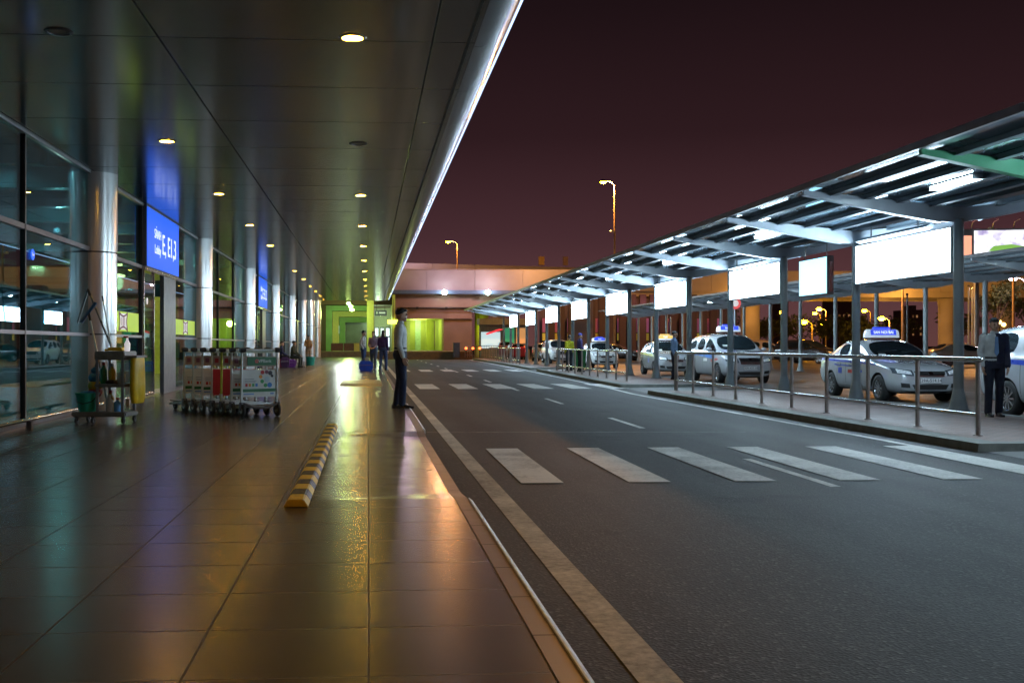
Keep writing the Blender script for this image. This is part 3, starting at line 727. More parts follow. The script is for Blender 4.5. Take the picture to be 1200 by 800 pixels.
# stacked crates / benches on the platform
for q in range(2):
    t = thing('wooden_bench', ['left brown slatted bench box on the far platform','right brown slatted bench box on the far platform'][q], 'bench', (kx(395+15*q,101), 101, .5))
    m = MB()
    for i in range(9): m.box(-.55+i*.125,-.45+i*.125,-.05,0,.08,.72)
    m.build('slat', M('bench_wood',(.13,.05,.03),.5,var=.3), t)
    MB().box(-.57,.57,.0,.5,.06,.70).box(-.6,.6,-.08,.55,.72,.78).build('seat', M('bench_dark',(.12,.05,.03),.5), t)
    MB().box(-.5,-.44,.0,.4,0,.06).box(.44,.5,.0,.4,0,.06).build('leg', mt_black, t)
t = thing('yellow_crate', 'yellow crate at the right end of the brown benches', 'crate', (kx(418,101), 101, .5))
MB().box(-.25,.25,-.2,.3,0,.75).build('shell', M('crate_yellow',(.5,.42,.1),.5), t, bevel=.03); MB().box(-.27,.27,-.22,.32,.7,.78).build('rim', M('crate_yellow2',(.4,.34,.08),.5), t)

# ------------------------------------------------ dark louvre posts and lit wall behind
W = thing('far_hall', 'low distant hall with pink and yellow lit wall behind dark posts', 'building', (30, 106, 0))
def wb_(mb, name, mat, parent=None): mb.v = [(x-30, y-106, z) for x, y, z in mb.v]; return mb.build(name, mat, parent or W)
xa, xb = kx(640,104), kx(866,104)
m = MB(); m.box(xa, xb, 108, 108.3, -.2, 5.9); wb_(m, 'wall', M('mauve_wall',(.10,.08,.13),.7,var=.3,vs=.6))
for q in range(15):
    x = xa+(xb-xa)*(q+.15)/15
    glow_back = wb_(MB().box(x, x+.95, 107.9, 107.99, 1.5, 3.9), 'window', mt_black)  # no real windows: glowing panels stand in for pink and yellow wall light
    wb_(MB().box(x+.06, x+.89, 107.86, 107.895, 2.4, 3.84), 'pane', E('pink_wall_glow',(.42,.13,.28),[.2,.08,.3][q%3]), glow_back)
    wb_(MB().box(x+.06, x+.89, 107.86, 107.895, 1.56, 2.3), 'pane', E('yellow_wall_glow',(.6,.5,.08),[.3,.1,.2][q%3]), glow_back)
for q in range(19):
    x = xa+(xb-xa)*(q+.5)/19; wb_(MB().box(x-.32,x+.32,104,104.5,-.2,6.1), 'post', M('dark_violet_post',(.05,.035,.05),.5))
t = thing('brick_pier', 'tall red brown square pier between shelter posts', 'pier', (kx(682,90), 90, ZR))
MB().box(-.8,.8,-.8,.8,0,6.2).build('shaft', mt_flyd, t, bevel=.03); MB().box(-.95,.95,-.95,.95,0,.5).box(-.9,.9,-.9,.9,5.7,5.9).build('moulding', mt_flyd, t)
t = thing('dark_bollard', 'dark square pillar standing at the far kerb beside the wide brown pier', 'pillar', (kx(533,99), 97.2, -.05))
MB().box(-.3,.3,-.2,.2,0,1.3).build('shaft', mt_darkpier, t, bevel=.02); MB().box(-.33,.33,-.23,.23,1.3,1.36).build('cap', mt_darkpier, t)
# far lit shop fronts seen between yellow pier and posts
t = thing('far_kiosk', 'bright white and green lit kiosk far behind the end of the shelter', 'kiosk', (kx(590,104), 104, ZR))
MB().box(-2.2,2.6,0,2,0,.9).box(-2.2,2.6,1,2,.9,3.6).box(-2.4,2.8,-.4,2,3.3,3.9).build('shell', M('kiosk_grey',(.2,.22,.22),.6), t)
MB().box(-2.1,-.2,.95,.99,1,2.6).build('window', E('kiosk_glow',(.55,.75,.8),.9), t)
MB().box(.1,1.2,.95,.99,1,3.0).build('window', E('kiosk_green',(.05,.4,.2),.5), t)
MB().box(1.4,2.5,.95,.99,1.5,3.0).build('window', E('kiosk_amber',(.8,.4,.15),.6), t)
MB().prism([(-1.8,2.45),(-.5,2.9),(.0,2.85),(-1.7,2.3)],'y',-.45,-.41).build('sign', E('kiosk_red',(.8,.05,.08),.9), t)
# orange traffic cones/glow barrier at far kerb
for q in range(3):
    t = thing('warning_lamp', ['left','middle','right'][q]+' red orange lamp on the picket fence at the far kerb', 'lamp', (kx(546+8*q,97), 96.9, -.05))
    MB().cyl((0,0,0),(0,0,.75),.03,n=8).build('stem', mt_black, t); MB().ball((0,0,.85),.12,n=12).build('lens', E('red_lamp',(1,.16,.04),5), t)
t = thing('picket_fence', 'low picket fence at the far end of the island behind red lamps', 'fence', (kx(545,97.3), 97.3, -.05))
for q in range(24): MB().cyl((q*.22,0,0),(q*.22,0,1.05),.02,n=6).build('picket', mt_railsteel, t)
MB().box(0,5.1,-.02,.02,1.05,1.1).box(0,5.1,-.02,.02,.2,.24).build('rail', mt_railsteel, t)

def Enoise(name):
    m, nt, p = newmat(name); N = nt.nodes; L = nt.links
    tc = N.new('ShaderNodeTexCoord'); n = N.new('ShaderNodeTexNoise'); n.inputs['Scale'].default_value = 1.6; n.inputs['Detail'].default_value = 5; L.new(tc.outputs['Object'], n.inputs['Vector'])
    cr = N.new('ShaderNodeValToRGB'); L.new(n.outputs[0], cr.inputs[0]); e = cr.color_ramp.elements
    e[0].position = .36; e[0].color = (.3,.25,.45,1); e[1].position = .56; e[1].color = (.95,.95,1,1)
    L.new(cr.outputs[0], p.inputs['Emission Color']); p.inputs['Emission Strength'].default_value = 1.5; p.inputs['Base Color'].default_value = (.5,.5,.5,1)
    return m
# advertising billboard over farther shelter
t = thing('roadside_billboard', 'long white lit billboard with green lettering above the farther shelter roof', 'billboard', (kx(1175,62), 62, 0), R(-12))
MB().box(-2.4,6.5,-.2,.1,6.2,8.1).build('case', mt_post, t)
MB().box(-1.7,2.1,-.23,-.205,6.3,8.0).box(2.45,6.4,-.23,-.205,6.3,8.0).build('screen', Enoise('billboard_print'), t)
MB().box(-2.35,-1.85,-.23,-.205,6.3,7.7).build('side_screen', E('billboard_orange',(1,.4,.25),1.2), t)
MB().prism([(-.9,6.75),(.9,6.75),(1.2,7.0),(.4,7.15),(-.6,7.05)],'y',-.25,-.235).build('emblem', E('billboard_green',(.25,.55,.1),.9), t)
for xx in (-1.5, 2.3, 5.8): MB().cyl((xx,0,-.2),(xx,0,6.2),.15,n=12).build('post', mt_post, t)
for xx in (-1.8,-.6,.6,1.8,3,4.2,5.4): MB().path([(xx,0,8.1),(xx,-.3,8.5),(xx,-1.1,8.6)],.03,n=6).build('lamp_arm', mt_steel, t)

# ------------------------------------------------ street lamps
mt_sod = E('sodium_lamp', (1,.42,.004), 260)
def streetlamp(px, py, Y, label, arm=-1.0, col=(1,.42,.1), power=2500, head=None, hs=1.0, mat=None):
    X = kx(px, Y); zt = zz(py, X, Y)
    t = thing('street_lamp', label, 'street lamp', (X-arm, Y, ZR-.03), 0, 'street lamps beyond the shelters')
    z = zt-ZR+.03
    MB().cyl((0,0,0),(0,0,z-.25),.11,.06,n=12).build('pole', M('lamp_pole_paint',(.35,.25,.15),.5,.3), t, smooth=.6)
    MB().path([(0,0,z-.3),(arm*.3,0,z-.02),(arm*.8,0,z+.1)],.05).build('arm', mt_post, t)
    MB().lathe([(0,.22),(.14*hs,.2),(.26*hs,.06),(.27*hs,.0)], (arm,0,z), n=16).build('shade', mt_post, t, smooth=True)
    MB().ball((arm,0,z-.02),.27*hs,n=14,sz=.6).build('lens', mat or mt_sod, t)
    if power:
        l = bpy.data.lights.new('lamp_or_fill_light','POINT'); l.energy = power; l.color = col; l.shadow_soft_size = .3
        lo = bpy.data.objects.new('lamp_or_fill_light', l); C.objects.link(lo); lo.location = (X, Y, zt-.45)
    return t
s = streetlamp(707, 213, 92, 'tall sodium street lamp with camera boxes on its pole above the taxi shelter roof', power=9000)
for zq, sx_ in ((11.2,-1),(9.0,-1)): MB().box(-.3,-.05,-.12,.12,zq,zq+.16).cyl((-.45,0,zq+.05),(-.28,0,zq+.1),.07,n=10).build('camera_box', mt_beam, s)
streetlamp(525, 283, 135, 'sodium street lamp rising behind the elevated road left of the sky', arm=-1.2, power=4000)
streetlamp(1161, 270, 70, 'sodium street lamp above the white billboard at the right', arm=-1.6, power=2500)
pts = [(942,377,120,0),(960,362,150,1500),(955,367,190,0),(1013,364,170,0),(1033,373,125,1500),(839,365,175,0),(916,366,190,0),(962,380,200,0)]
for q, (px, py, Y, pw) in enumerate(pts):
    streetlamp(px, py, Y, ['sodium lamp low behind the sign hung between lightboxes','brightest starry sodium lamp between the middle shelter posts','faint sodium lamp just beside the brightest one','sodium lamp left of the silver sedan roof sign','sodium lamp directly above the silver sedan roof sign','small amber lamp above the blue striped minivan','small amber lamp over the orange lit parked car','dim amber lamp over the dark parked van'][q], power=pw, hs=1.5 if Y > 115 else 1)
streetlamp(1040, 306, 66, 'added sodium lamp hidden behind the largest lightbox to warm the car park', power=2600)  # added lamp, out of sight, warms the car park ground
streetlamp(1187, 326, 75, 'pinkish white floodlight at the right edge under the billboard', col=(1,.7,.8), power=800, mat=E('pink_flood',(1,.75,.85),60))
t = thing('globe_lamp', 'three globe garden lamp between trees at the right', 'street lamp', (kx(1171,95), 95, ZR))
MB().cyl((0,0,0),(0,0,3.2),.06,n=10).box(-.45,.45,-.03,.03,3.0,3.06).build('pole', mt_black, t)
for dx, dz in ((-.42,3.2),(0,3.45),(.42,3.2)): MB().ball((dx,0,dz),.2,n=14).build('globe', E('globe_warm',(1,.6,.15),8), t)
# lamps under the cornice
for q, px in enumerate((521, 572)):
    X = kx(px, 109); t = thing('cornice_lamp', ['left','right'][q]+' greenish white floodlight under the blue cornice of the elevated road', 'floodlight', (X, 109.1, 6.5), 0, 'floodlights on the elevated road')
    MB().ball((0,0,0),.26,n=14,sy=.6).build('lens', E('flood_white',(.85,1,.9),60), t); MB().box(-.2,.2,.1,.32,-.1,.2).build('housing', mt_black, t)
    l = bpy.data.lights.new('flood_light','POINT'); l.energy = 300; l.color = (.95,.66,.9); l.shadow_soft_size = .25
    lo = bpy.data.objects.new('flood_light', l); C.objects.link(lo); lo.location = (X, 107.5, 7.2)
# green lamps at the end of the walkway, and hidden tube lamps in portals
def plight(x,y,z,e,col,r=.3,nm='lamp_or_fill_light'):
    l = bpy.data.lights.new(nm,'POINT'); l.energy = e; l.color = col; l.shadow_soft_size = r
    lo = bpy.data.objects.new(nm, l); C.objects.link(lo); lo.location = (x,y,z); return lo
for q, (px, py) in enumerate(((408.5,355.5),(411,359),(412.5,363))):
    Y = 100-q*3; X = kx(px,Y); z_ = zz(py,X,Y)
    t = thing('green_lamp', ['top','middle','bottom'][q]+' green white lamp hanging at the end of the canopy', 'lamp', (X, Y, z_), 0, 'green lamps at the end of the canopy')
    MB().ball((0,0,0),.2,n=14,sz=.6).build('lens', E('green_lens',(.62,1,.25),25), t); MB().cyl((0,0,.1),(0,0,max(.2, 5.6-z_)),.015,n=6).build('rod', mt_black, t)
plight(-1.9, 101, 4.0, 650, (.7,1,.25)); plight(-1.0, 92, 4.8, 160, (.85,1,.7))
plight(-2.0, 80, 4.8, 420, (.9,1,.95)); plight(1.0, 109, 3.5, 220, (.7,1,.55))
plight(5.7, 116, 3.4, 190, (.85,1,.2)); plight(5.2, 119, 3.4, 150, (.8,1,.4)); plight(5.2, 112.4, 3.3, 70, (.85,1,.15)); plight(kx(564,111.5), 112.2, 2.6, 60, (.8,1,.05))
t = thing('yellow_lantern', 'lime yellow lantern under the portal beam behind the standing man', 'lamp', (kx(461,104), 104, 3.35))
MB().box(-.55,.5,-.25,.25,-.2,.2).build('lens', E('lime_glow',(.85,.95,.08),5), t, bevel=.05); MB().cyl((0,0,.2),(0,0,2.2),.02,n=6).build('rod', mt_black, t)
# unseen point lights added to turn the right piers and parapet orange
plight(kx(879,108),109,5.5,900,(1,.42,.06)); plight(kx(1080,105),108,5,1300,(1,.42,.06)); plight(kx(1000,105),103,6.5,800,(1,.42,.06)); plight(kx(1180,105),104,6,700,(1,.42,.06))
plight(kx(760,104),102,5,120,(1,.3,.4))
plight(6,146,15,900,(.85,.6,.8)); plight(5.6,123.6,3.2,110,(.85,1,.35))  # first one is an unseen light added to tint the upper ramp mauve
plight(17, 106.5, 9.5, 900, (1,.45,.16))  # unseen light added to make the flyover's right part orange
plight(XG-4, 37, 3.2, 160, (1,.85,.35)); plight(XG-2.2, 24, 3.6, 70, (.6,1,.95), .05)  # unseen fill lights added to brighten the lime partition and door vestibule

# ------------------------------------------------ trees and far skyline
mt_leaf = M('foliage', (.045,.06,.02), .7, var=.4, vs=2); mt_bark = M('bark', (.1,.07,.05), .9, var=.3)
def tree(X, Y, h, r, label, n=900, seed=1, leaf=.16):
    rd = random.Random(seed); t = thing('broadleaf_tree', label, 'tree', (X, Y, ZR), rd.uniform(0,6), 'trees in the car park')
    m = MB(); m.cyl((0,0,0),(.1,0,h*.5),.16,.09,n=8)
    tips = []
    for q in range(9):
        a = rd.uniform(0,2*PI); e = Vector((.1+math.cos(a)*r*rd.uniform(.3,.8), math.sin(a)*r*rd.uniform(.3,.8), h*rd.uniform(.6,.95)))
        m.cyl((.1,0,h*rd.uniform(.35,.5)), e, .06, .02, n=6); tips.append(e)
    m.build('trunk', mt_bark, t)
    m = MB()
    cl = [(e, r*rd.uniform(.25,.5)) for e in tips]
    for q in range(n):
        c, cr_ = rd.choice(cl)
        d = Vector((rd.gauss(0,1), rd.gauss(0,1), rd.gauss(0,.8))).normalized()*cr_*rd.random()**.5
        p = c+d; u = Vector((rd.gauss(0,1),rd.gauss(0,1),rd.gauss(0,1))).normalized(); v = u.orthogonal().normalized(); s_ = leaf*rd.uniform(.6,1.3)
        m.quad(p-u*s_, p-v*s_*.5, p+u*s_, p+v*s_*.5)
    m.build('crown', mt_leaf, t)
for q, (px, Y, h, r) in enumerate(((1168,80,6.5,2.2),(1205,88,7,2.6),(845,130,6,3),(905,150,5,3.5),(985,145,5.5,4),(1010,135,4.5,3),(1045,150,5,4),(1128,118,5,2.6),(940,160,5,4.5),(870,165,6,4))):
    tree(kx(px,Y), Y, h, r, ['slim tree lit amber behind the man in the dark jacket','leafy tree at the right edge behind the minivan','dark tree left of the blue striped minivan roof sign','dark tree behind the middle of the farther shelter','dark tree behind the parked dark van','small dark tree left of the silver sedan roof sign','dark tree right of the silver sedan roof sign','amber lit tree beside the broad orange pier','dark tree low behind the sodium lamps','dark tree behind the orange round pier'][q], seed=q+3, n=1300 if Y < 100 else 700, leaf=.14 if Y < 100 else .3)
for q, (px, w, top, Y) in enumerate(((832,14,352,330),(921,6,345,380),(990,20,350,360),(1075,16,362,340),(770,18,372,300))):
    X = kx(px,Y); z_ = zz(top, X, Y); hw = w*Y/2500
    t = thing('tower_block', ['distant dark tower block above the minivan','thin distant tower between shelter posts','broad distant tower behind the sodium lamps','distant block right of the silver sedan roof sign','low distant block behind the dark posts'][q], 'building', (X, Y, ZR))
    MB().box(-hw,hw,0,12,0,z_).box(-hw*.4,hw*.3,2,8,z_,z_+1.5).build('shell', M('tower_render',(.2,.14,.13),.8), t)
    rd = random.Random(q)
    for i in range(3):
        for j in range(4):
            if rd.random() < .5: 
                x = -hw*.8+i*hw*.6; zq = z_*(.35+.15*j); MB().box(x,x+hw*.25,-.1,-.02,zq,zq+.8).build('window', E('far_window',(1,.5,.2),.25*rd.random()+.05), t)
# clutter poles in the car park
for q, (px, Y, top) in enumerate(((1063,60,345),(1135,70,335),(1139,72,338),(786,75,372))):
    X = kx(px,Y); z_ = zz(top,X,Y)-ZR; t = thing('flag_pole', ['thin pale pole in front of the broad orange pier','left of two thin poles behind the nearest post','right of two thin poles behind the nearest post','thin striped pole by the dark posts'][q], 'pole', (X,Y,ZR), 0)
    MB().cyl((0,0,0),(0,0,z_),.06,.05,n=10).build('shaft', mt_post, t, smooth=.6); MB().ball((0,0,z_),.08,n=8).build('finial', mt_steel, t)
t = thing('no_entry_sign', 'round red and white road sign on a pole beside the second lightbox', 'sign', (kx(861,50), 50, ZR))
MB().cyl((0,0,0),(0,0,3.55),.04,n=10).build('pole', mt_beam, t)
MB().cyl((0,-.06,3.3),(0,-.045,3.3),.28,n=28).build('disc', E('sign_red',(.8,.1,.1),.8), t)
MB().cyl((0,-.07,3.3),(0,-.062,3.3),.16,n=28).build('centre', E('sign_white',(.9,.85,.85),.6), t)
# ================================================================== CARS
mt_wglass = M('car_glass', (.012,.02,.024), .04, 0, var=0, coat=1)
mt_trimb = M('car_black_trim', (.02,.02,.02), .45, var=.1)
mt_tyre = M('tyre', (.022,.022,.022), .75, var=.2, bump=.2)
mt_rim = M('alloy_rim', (.55,.56,.58), .22, .9)
mt_hl = M('headlight_glass', (.10,.12,.14), .08, .2, coat=1)
mt_refl = M('lamp_reflector', (.85,.88,.9), .3, .1, var=.3, vs=30, coat=1)
mt_tail = M('tail_lens', (.35,.01,.01), .15, coat=1); mt_tailon = E('tail_lit', (1,.05,.06), 3)
def paint(name, col, metal=.55): return M(name, col, .24, metal*.6, var=.06, vs=3, coat=.9)
mt_silver = paint('silver_paint', (.56,.59,.62)); mt_whitep = paint('white_paint', (.7,.72,.72), 0); mt_darkp = paint('charcoal_paint', (.03,.03,.035), .3)
mt_pinkp = paint('maroon_paint', (.2,.06,.1), .2); mt_redp = paint('red_paint', (.4,.02,.03), .1); mt_champ = paint('champagne_paint', (.5,.42,.32), .3)
mt_bl = M('blue_decal', (.01,.05,.42), .3, coat=.5); mt_rd = M('red_decal', (.5,.02,.02), .3, coat=.5); mt_lb2 = M('light_blue_decal', (.03,.2,.65), .3, coat=.5)
mt_plate = M('number_plate', (.7,.7,.68), .4); mt_dk = M('dark_print', (.01,.01,.02), .5); mt_yd = M('yellow_decal', (.6,.5,.05), .4)
# station: y, wl, wm, wb, zb, zbot, kind, data ; kind 'h' hood (zh) or 'c' cabin (x5,z5,x6,z6,x7,z7,z8)
def stations(kind):
    if kind == 'sedan':
        W, Ht = .85, 1.46
        S = [(0,.50,.58,.52,.58,.30,'h',.63),(.05,.62,.68,.62,.62,.22,'h',.69),(.2,.75,.79,.73,.68,.19,'h',.78),(.45,.81,.835,.78,.76,.18,'h',.86),(.9,.83,.85,.81,.84,.18,'h',.935),
             (1.2,.83,.85,.82,.88,.18,'h',.975),
             (1.33,.83,.85,.82,.89,.18,'c',.79,.945,.765,.97,.71,.995,1.02),
             (2.05,.83,.85,.83,.91,.18,'c',.79,.955,.64,1.31,.585,1.375,1.42),
             (2.5,.83,.85,.83,.92,.18,'c',.79,.965,.615,1.365,.56,1.425,1.46),
             (2.58,.83,.85,.83,.92,.18,'c',.79,.965,.615,1.365,.56,1.425,1.46),
             (3.15,.83,.85,.83,.94,.18,'c',.79,.985,.62,1.33,.56,1.395,1.43),
             (3.32,.83,.85,.83,.95,.18,'c',.79,.995,.63,1.27,.56,1.345,1.385),
             (3.8,.82,.85,.82,.97,.19,'c',.77,1.01,.70,1.04,.62,1.07,1.10),
             (4.1,.80,.83,.79,.97,.22,'h',1.07),(4.25,.74,.79,.75,.92,.28,'h',1.01),(4.3,.68,.72,.68,.86,.34,'h',.93)]
        glassy = dict(ws=(6,7), sides=[(6,7),(7,8),(9,10)], rear=(11,12)); wh = (.83, 3.43, .305)
        L = 4.3
    elif kind == 'mpv':
        W, Ht = .88, 1.75
        S = [(0,.55,.62,.56,.66,.30,'h',.74),(.05,.66,.72,.66,.74,.24,'h',.82),(.2,.77,.81,.76,.82,.21,'h',.92),(.5,.83,.86,.82,.92,.2,'h',1.03),(.9,.86,.88,.84,.99,.2,'h',1.10),
             (1.05,.86,.88,.85,1.01,.2,'c',.82,1.05,.80,1.08,.74,1.10,1.13),
             (1.85,.86,.88,.86,1.03,.2,'c',.82,1.07,.70,1.52,.64,1.60,1.66),
             (2.35,.86,.88,.86,1.03,.2,'c',.82,1.07,.68,1.57,.62,1.66,1.73),
             (2.43,.86,.88,.86,1.03,.2,'c',.82,1.07,.68,1.57,.62,1.66,1.73),
             (3.3,.86,.88,.86,1.05,.2,'c',.82,1.09,.68,1.57,.62,1.66,1.73),
             (3.4,.86,.88,.86,1.05,.2,'c',.82,1.09,.68,1.57,.62,1.66,1.73),
             (4.1,.86,.88,.86,1.07,.2,'c',.82,1.12,.69,1.52,.63,1.62,1.68),
             (4.32,.85,.87,.85,1.06,.22,'c',.81,1.12,.70,1.48,.64,1.58,1.63),
             (4.5,.83,.85,.83,1.04,.26,'c',.79,1.08,.74,1.2,.68,1.25,1.3),
             (4.57,.78,.81,.78,.98,.34,'h',1.08)]
        glassy = dict(ws=(5,6), sides=[(5,6),(6,7),(8,9),(10,11)], rear=(12,13)); wh = (.87, 3.62, .325); L = 4.57
    elif kind == 'hatch':
        W, Ht = .8, 1.5
        S = [(0,.5,.58,.52,.62,.28,'h',.70),(.05,.60,.66,.60,.68,.22,'h',.76),(.2,.71,.75,.70,.76,.19,'h',.85),(.5,.77,.79,.76,.86,.18,'h',.95),(.8,.78,.8,.78,.91,.18,'h',1.0),
             (.95,.78,.8,.78,.92,.18,'c',.76,.96,.73,.99,.67,1.02,1.05),
             (1.6,.78,.8,.78,.94,.18,'c',.76,.98,.62,1.34,.56,1.41,1.46),
             (2.0,.78,.8,.78,.95,.18,'c',.76,.99,.60,1.39,.54,1.46,1.5),
             (2.08,.78,.8,.78,.95,.18,'c',.76,.99,.60,1.39,.54,1.46,1.5),
             (2.75,.78,.8,.78,.98,.18,'c',.76,1.03,.61,1.36,.55,1.43,1.47),
             (3.2,.77,.79,.77,1.0,.2,'c',.75,1.05,.63,1.30,.57,1.38,1.42),
             (3.48,.75,.77,.75,.99,.24,'c',.73,1.03,.68,1.1,.62,1.14,1.18),
             (3.55,.70,.72,.70,.9,.3,'h',1.0)]
        glassy = dict(ws=(5,6), sides=[(5,6),(6,7),(8,9)], rear=(10,11)); wh = (.72, 3.0, .29); L = 3.55
    return S, glassy, wh, L, W, Ht
def make_car(kind, body_mat, label, cat, loc, rz=0, group=None, name=None, detail=2, tail=False, plate=None, sign=None, stripes=None):
    S, gl, wh, L, W, Ht = stations(kind)
    rings = []
    for s in S:
        y, wl, wm, wb, zb, zbot, k = s[:7]
        if k == 'h':
            zh = s[7]; up = [(wb*.95, zb+(zh-zb)*.35), (wb*.82, zh-.02), (wb*.55, zh), (0, zh+.012)]
        else:
            x5,z5,x6,z6,x7,z7,z8 = s[7:]; up = [(x5,z5),(x6,z6),(x7,z7),(0,z8)]
        half = [(0,zbot),(wl*.8,zbot),(wl,zbot+.1),(wm,(zbot+zb)*.52),(wb,zb)]+up
        full = [(-x, z) for x, z in half[1:-1]][::1]
        ring = [half[0]]+half[1:-1]+[half[-1]]+[( -x, z) for x, z in reversed(half[1:-1])]
        rings.append([(x, y, z) for x, z in ring])
    n = len(rings[0]); H = 8   # index of centre top
    vs = [p for r_ in rings for p in r_]; fs = []; mi = []
    def mat_of(i, j):
        jj = j if j < H else n-1-j      # mirrored face index
        if jj == 7 and (i, i+1) == gl['ws']: return 1
        if jj == 5 and (i, i+1) in gl['sides']: return 2
        if jj == 7 and (i, i+1) == gl['rear']: return 3
        return 0
    for i in range(len(rings)-1):
        for j in range(n):
            fs.append((i*n+j, i*n+(j+1)%n, (i+1)*n+(j+1)%n, (i+1)*n+j)); mi.append(mat_of(i, j))
    def capf(base, rev):
        for a in range(0, H):   # strips between left and right
            l0, l1 = (n-a)%n, n-a-1
            r0, r1 = a, a+1
            q = [base+r0, base+r1, base+l1, base+l0]
            q = list(dict.fromkeys(q))
            if len(q) >= 3: fs.append(tuple(q if rev else q[::-1])); mi.append(0)
    capf(0, True); capf((len(rings)-1)*n, False)
    me = bpy.data.meshes.new('cage'); me.from_pydata(vs, [], fs); me.polygons.foreach_set('material_index', mi)
    for mm in (body_mat, mt_wglass, mt_wglass, mt_wglass, mt_trimb): me.materials.append(mm)
    bm = bmesh.new(); bm.from_mesh(me); bmesh.ops.recalc_face_normals(bm, faces=bm.faces)
    cr = bm.edges.layers.float.new('crease_edge')
    for e in bm.edges:
        ms = {f.material_index for f in e.link_faces}
        if len(ms) > 1: e[cr] = .55
        elif ms == {0}:
            js = sorted(v.index % n for v in e.verts)
            if js[0] == js[1] and js[0] in (4, n-4): e[cr] = .25
    bm.to_mesh(me); bm.free()
    o = bpy.data.objects.new('cage', me); C.objects.link(o)
    sub = o.modifiers.new('s','SUBSURF'); sub.levels = 2; sub.render_levels = 2
    for q, wy in enumerate(wh[:2]):
        c = MB().cyl((-1.2,wy,wh[2]+.0),(-W+.24,wy,wh[2]+.0),wh[2]+.055,n=40).cyl((1.2,wy,wh[2]),(W-.24,wy,wh[2]),wh[2]+.055,n=40).build('cut', mt_trimb)
        b = o.modifiers.new('b','BOOLEAN'); b.operation = 'DIFFERENCE'; b.object = c; b.solver = 'EXACT'
    dg = bpy.context.evaluated_depsgraph_get(); dg.update()
    me2 = bpy.data.meshes.new_from_object(o.evaluated_get(dg))
    for c in [x for x in C.objects if x.name.startswith('cut')]: bpy.data.objects.remove(c)
    bpy.data.objects.remove(o)
    bm = bmesh.new(); bm.from_mesh(me2)
    for f in bm.faces:
        c = f.calc_center_median()
        for wy in wh[:2]:
            d = math.hypot(c.y-wy, c.z-wh[2])
            if abs(c.x) > W-.3 and d < wh[2]+.0565 and (d > wh[2]+.03 and abs(f.normal.x) < .5 or abs(f.normal.x) > .98 and abs(c.x) < W-.2): f.material_index = 4
    zlow = .27
    for f in bm.faces:
        if f.material_index == 0 and f.calc_center_median().z < .235: f.material_index = 4
    bvh = BVHTree.FromBMesh(bm)
    T_ = thing(name or ('taxi_car' if sign else 'parked_car'), label, cat, loc, rz, group)
    yc = L/2
    def part(idx, nm, filt=None):
        b2 = bm.copy(); bmesh.ops.delete(b2, geom=[f for f in b2.faces if f.material_index not in idx or (filt and not filt(f.calc_center_median()))], context='FACES')
        if not b2.faces: b2.free(); return
        m3 = bpy.data.meshes.new(nm); 
        b2.to_mesh(m3); b2.free()
        for mm in (body_mat, mt_wglass, mt_wglass, mt_wglass, mt_trimb): m3.materials.append(mm)
        smooth_me(m3, .6); ob = bpy.data.objects.new(nm, m3); C.objects.link(ob); ob.parent = T_; return ob
    part({0,4}, 'body'); part({1}, 'windshield'); part({3}, 'rear_window')
    cuts = sorted({S[a][0] for a, b in gl['sides']})
    for sx_ in (-1, 1):
        grp_b = [gl['sides'][:2]]+[[s_] for s_ in gl['sides'][2:]]
        for gsd in grp_b:
            ya = S[gsd[0][0]][0]-.08; yb = S[gsd[-1][1]][0]+.08
            part({2}, 'side_window', lambda c, ya=ya, yb=yb: c.x*sx_ > 0 and ya < c.y < yb)
    # wheels
    for wy in wh[:2]:
        for s_ in (-1, 1):
            r = wh[2]; xo = s_*(W-.02); xi = s_*(W-.22)
            w = MB().lathe([(r*.66,xo-s_*.02),(r*.7,xo),(r*.9,xo),(r*.985,xo-s_*.02),(r,xo-s_*.05),(r,xi+s_*.05),(r*.97,xi),(r*.6,xi)], (0,wy,r), 40, 'x').build('wheel', mt_tyre, T_, smooth=.9)
            m = MB(); m.lathe([(r*.58,xo-s_*.05),(r*.64,xo-s_*.012),(r*.68,xo-s_*.01),(r*.68,xo-s_*.06)], (0,wy,r), 36, 'x')
            for k in range(10 if detail > 1 else 7):
                a = 2*PI*k/(10 if detail > 1 else 7); ca, sa = math.cos(a), math.sin(a)
                m.bar((xo-s_*.025,wy+ca*r*.12,r+sa*r*.12),(xo-s_*.02,wy+ca*r*.62,r+sa*r*.62),.035,.02, up=(1,0,0))
            m.cyl((xo-s_*.045,wy,r),(xo-s_*.01,wy,r),r*.15,n=16)
            m.build('rim', mt_rim, w, smooth=.6)
            MB().cyl((xo-s_*.09,wy,r),(xo-s_*.08,wy,r),r*.62,n=24).build('brake_disc', mt_trimb, w)
    # projected patches
    def patch(nm, mat, corners, direction, eps=.006, nu=10, nv=6, parent=None, thick=True, bend=0):
        """corners in (a, z): a is x for front/back, y for sides"""
        d = {'front': Vector((0,1,0)), 'back': Vector((0,-1,0)), 'left': Vector((1,0,0)), 'right': Vector((-1,0,0))}[direction]
        g = []; 
        for j in range(nv+1):
            for i in range(nu+1):
                u, v = i/nu, j/nv
                a = (1-v)*((1-u)*corners[0][0]+u*corners[1][0])+v*((1-u)*corners[3][0]+u*corners[2][0])
                z_ = (1-v)*((1-u)*corners[0][1]+u*corners[1][1])+v*((1-u)*corners[3][1]+u*corners[2][1])+bend*math.sin(PI*u)
                org = Vector((a, -2 if direction == 'front' else L+2, z_)) if direction in ('front','back') else Vector((-3 if direction == 'left' else 3, a, z_))
                h, nrm, _, _ = bvh.ray_cast(org, d)
                if h is None: return None
                g.append(h-d*eps)
        m = MB(); nn = nu+1; m.v = [tuple(p) for p in g]+[tuple(p+d*(eps+.012)) for p in g]; N_ = len(g)
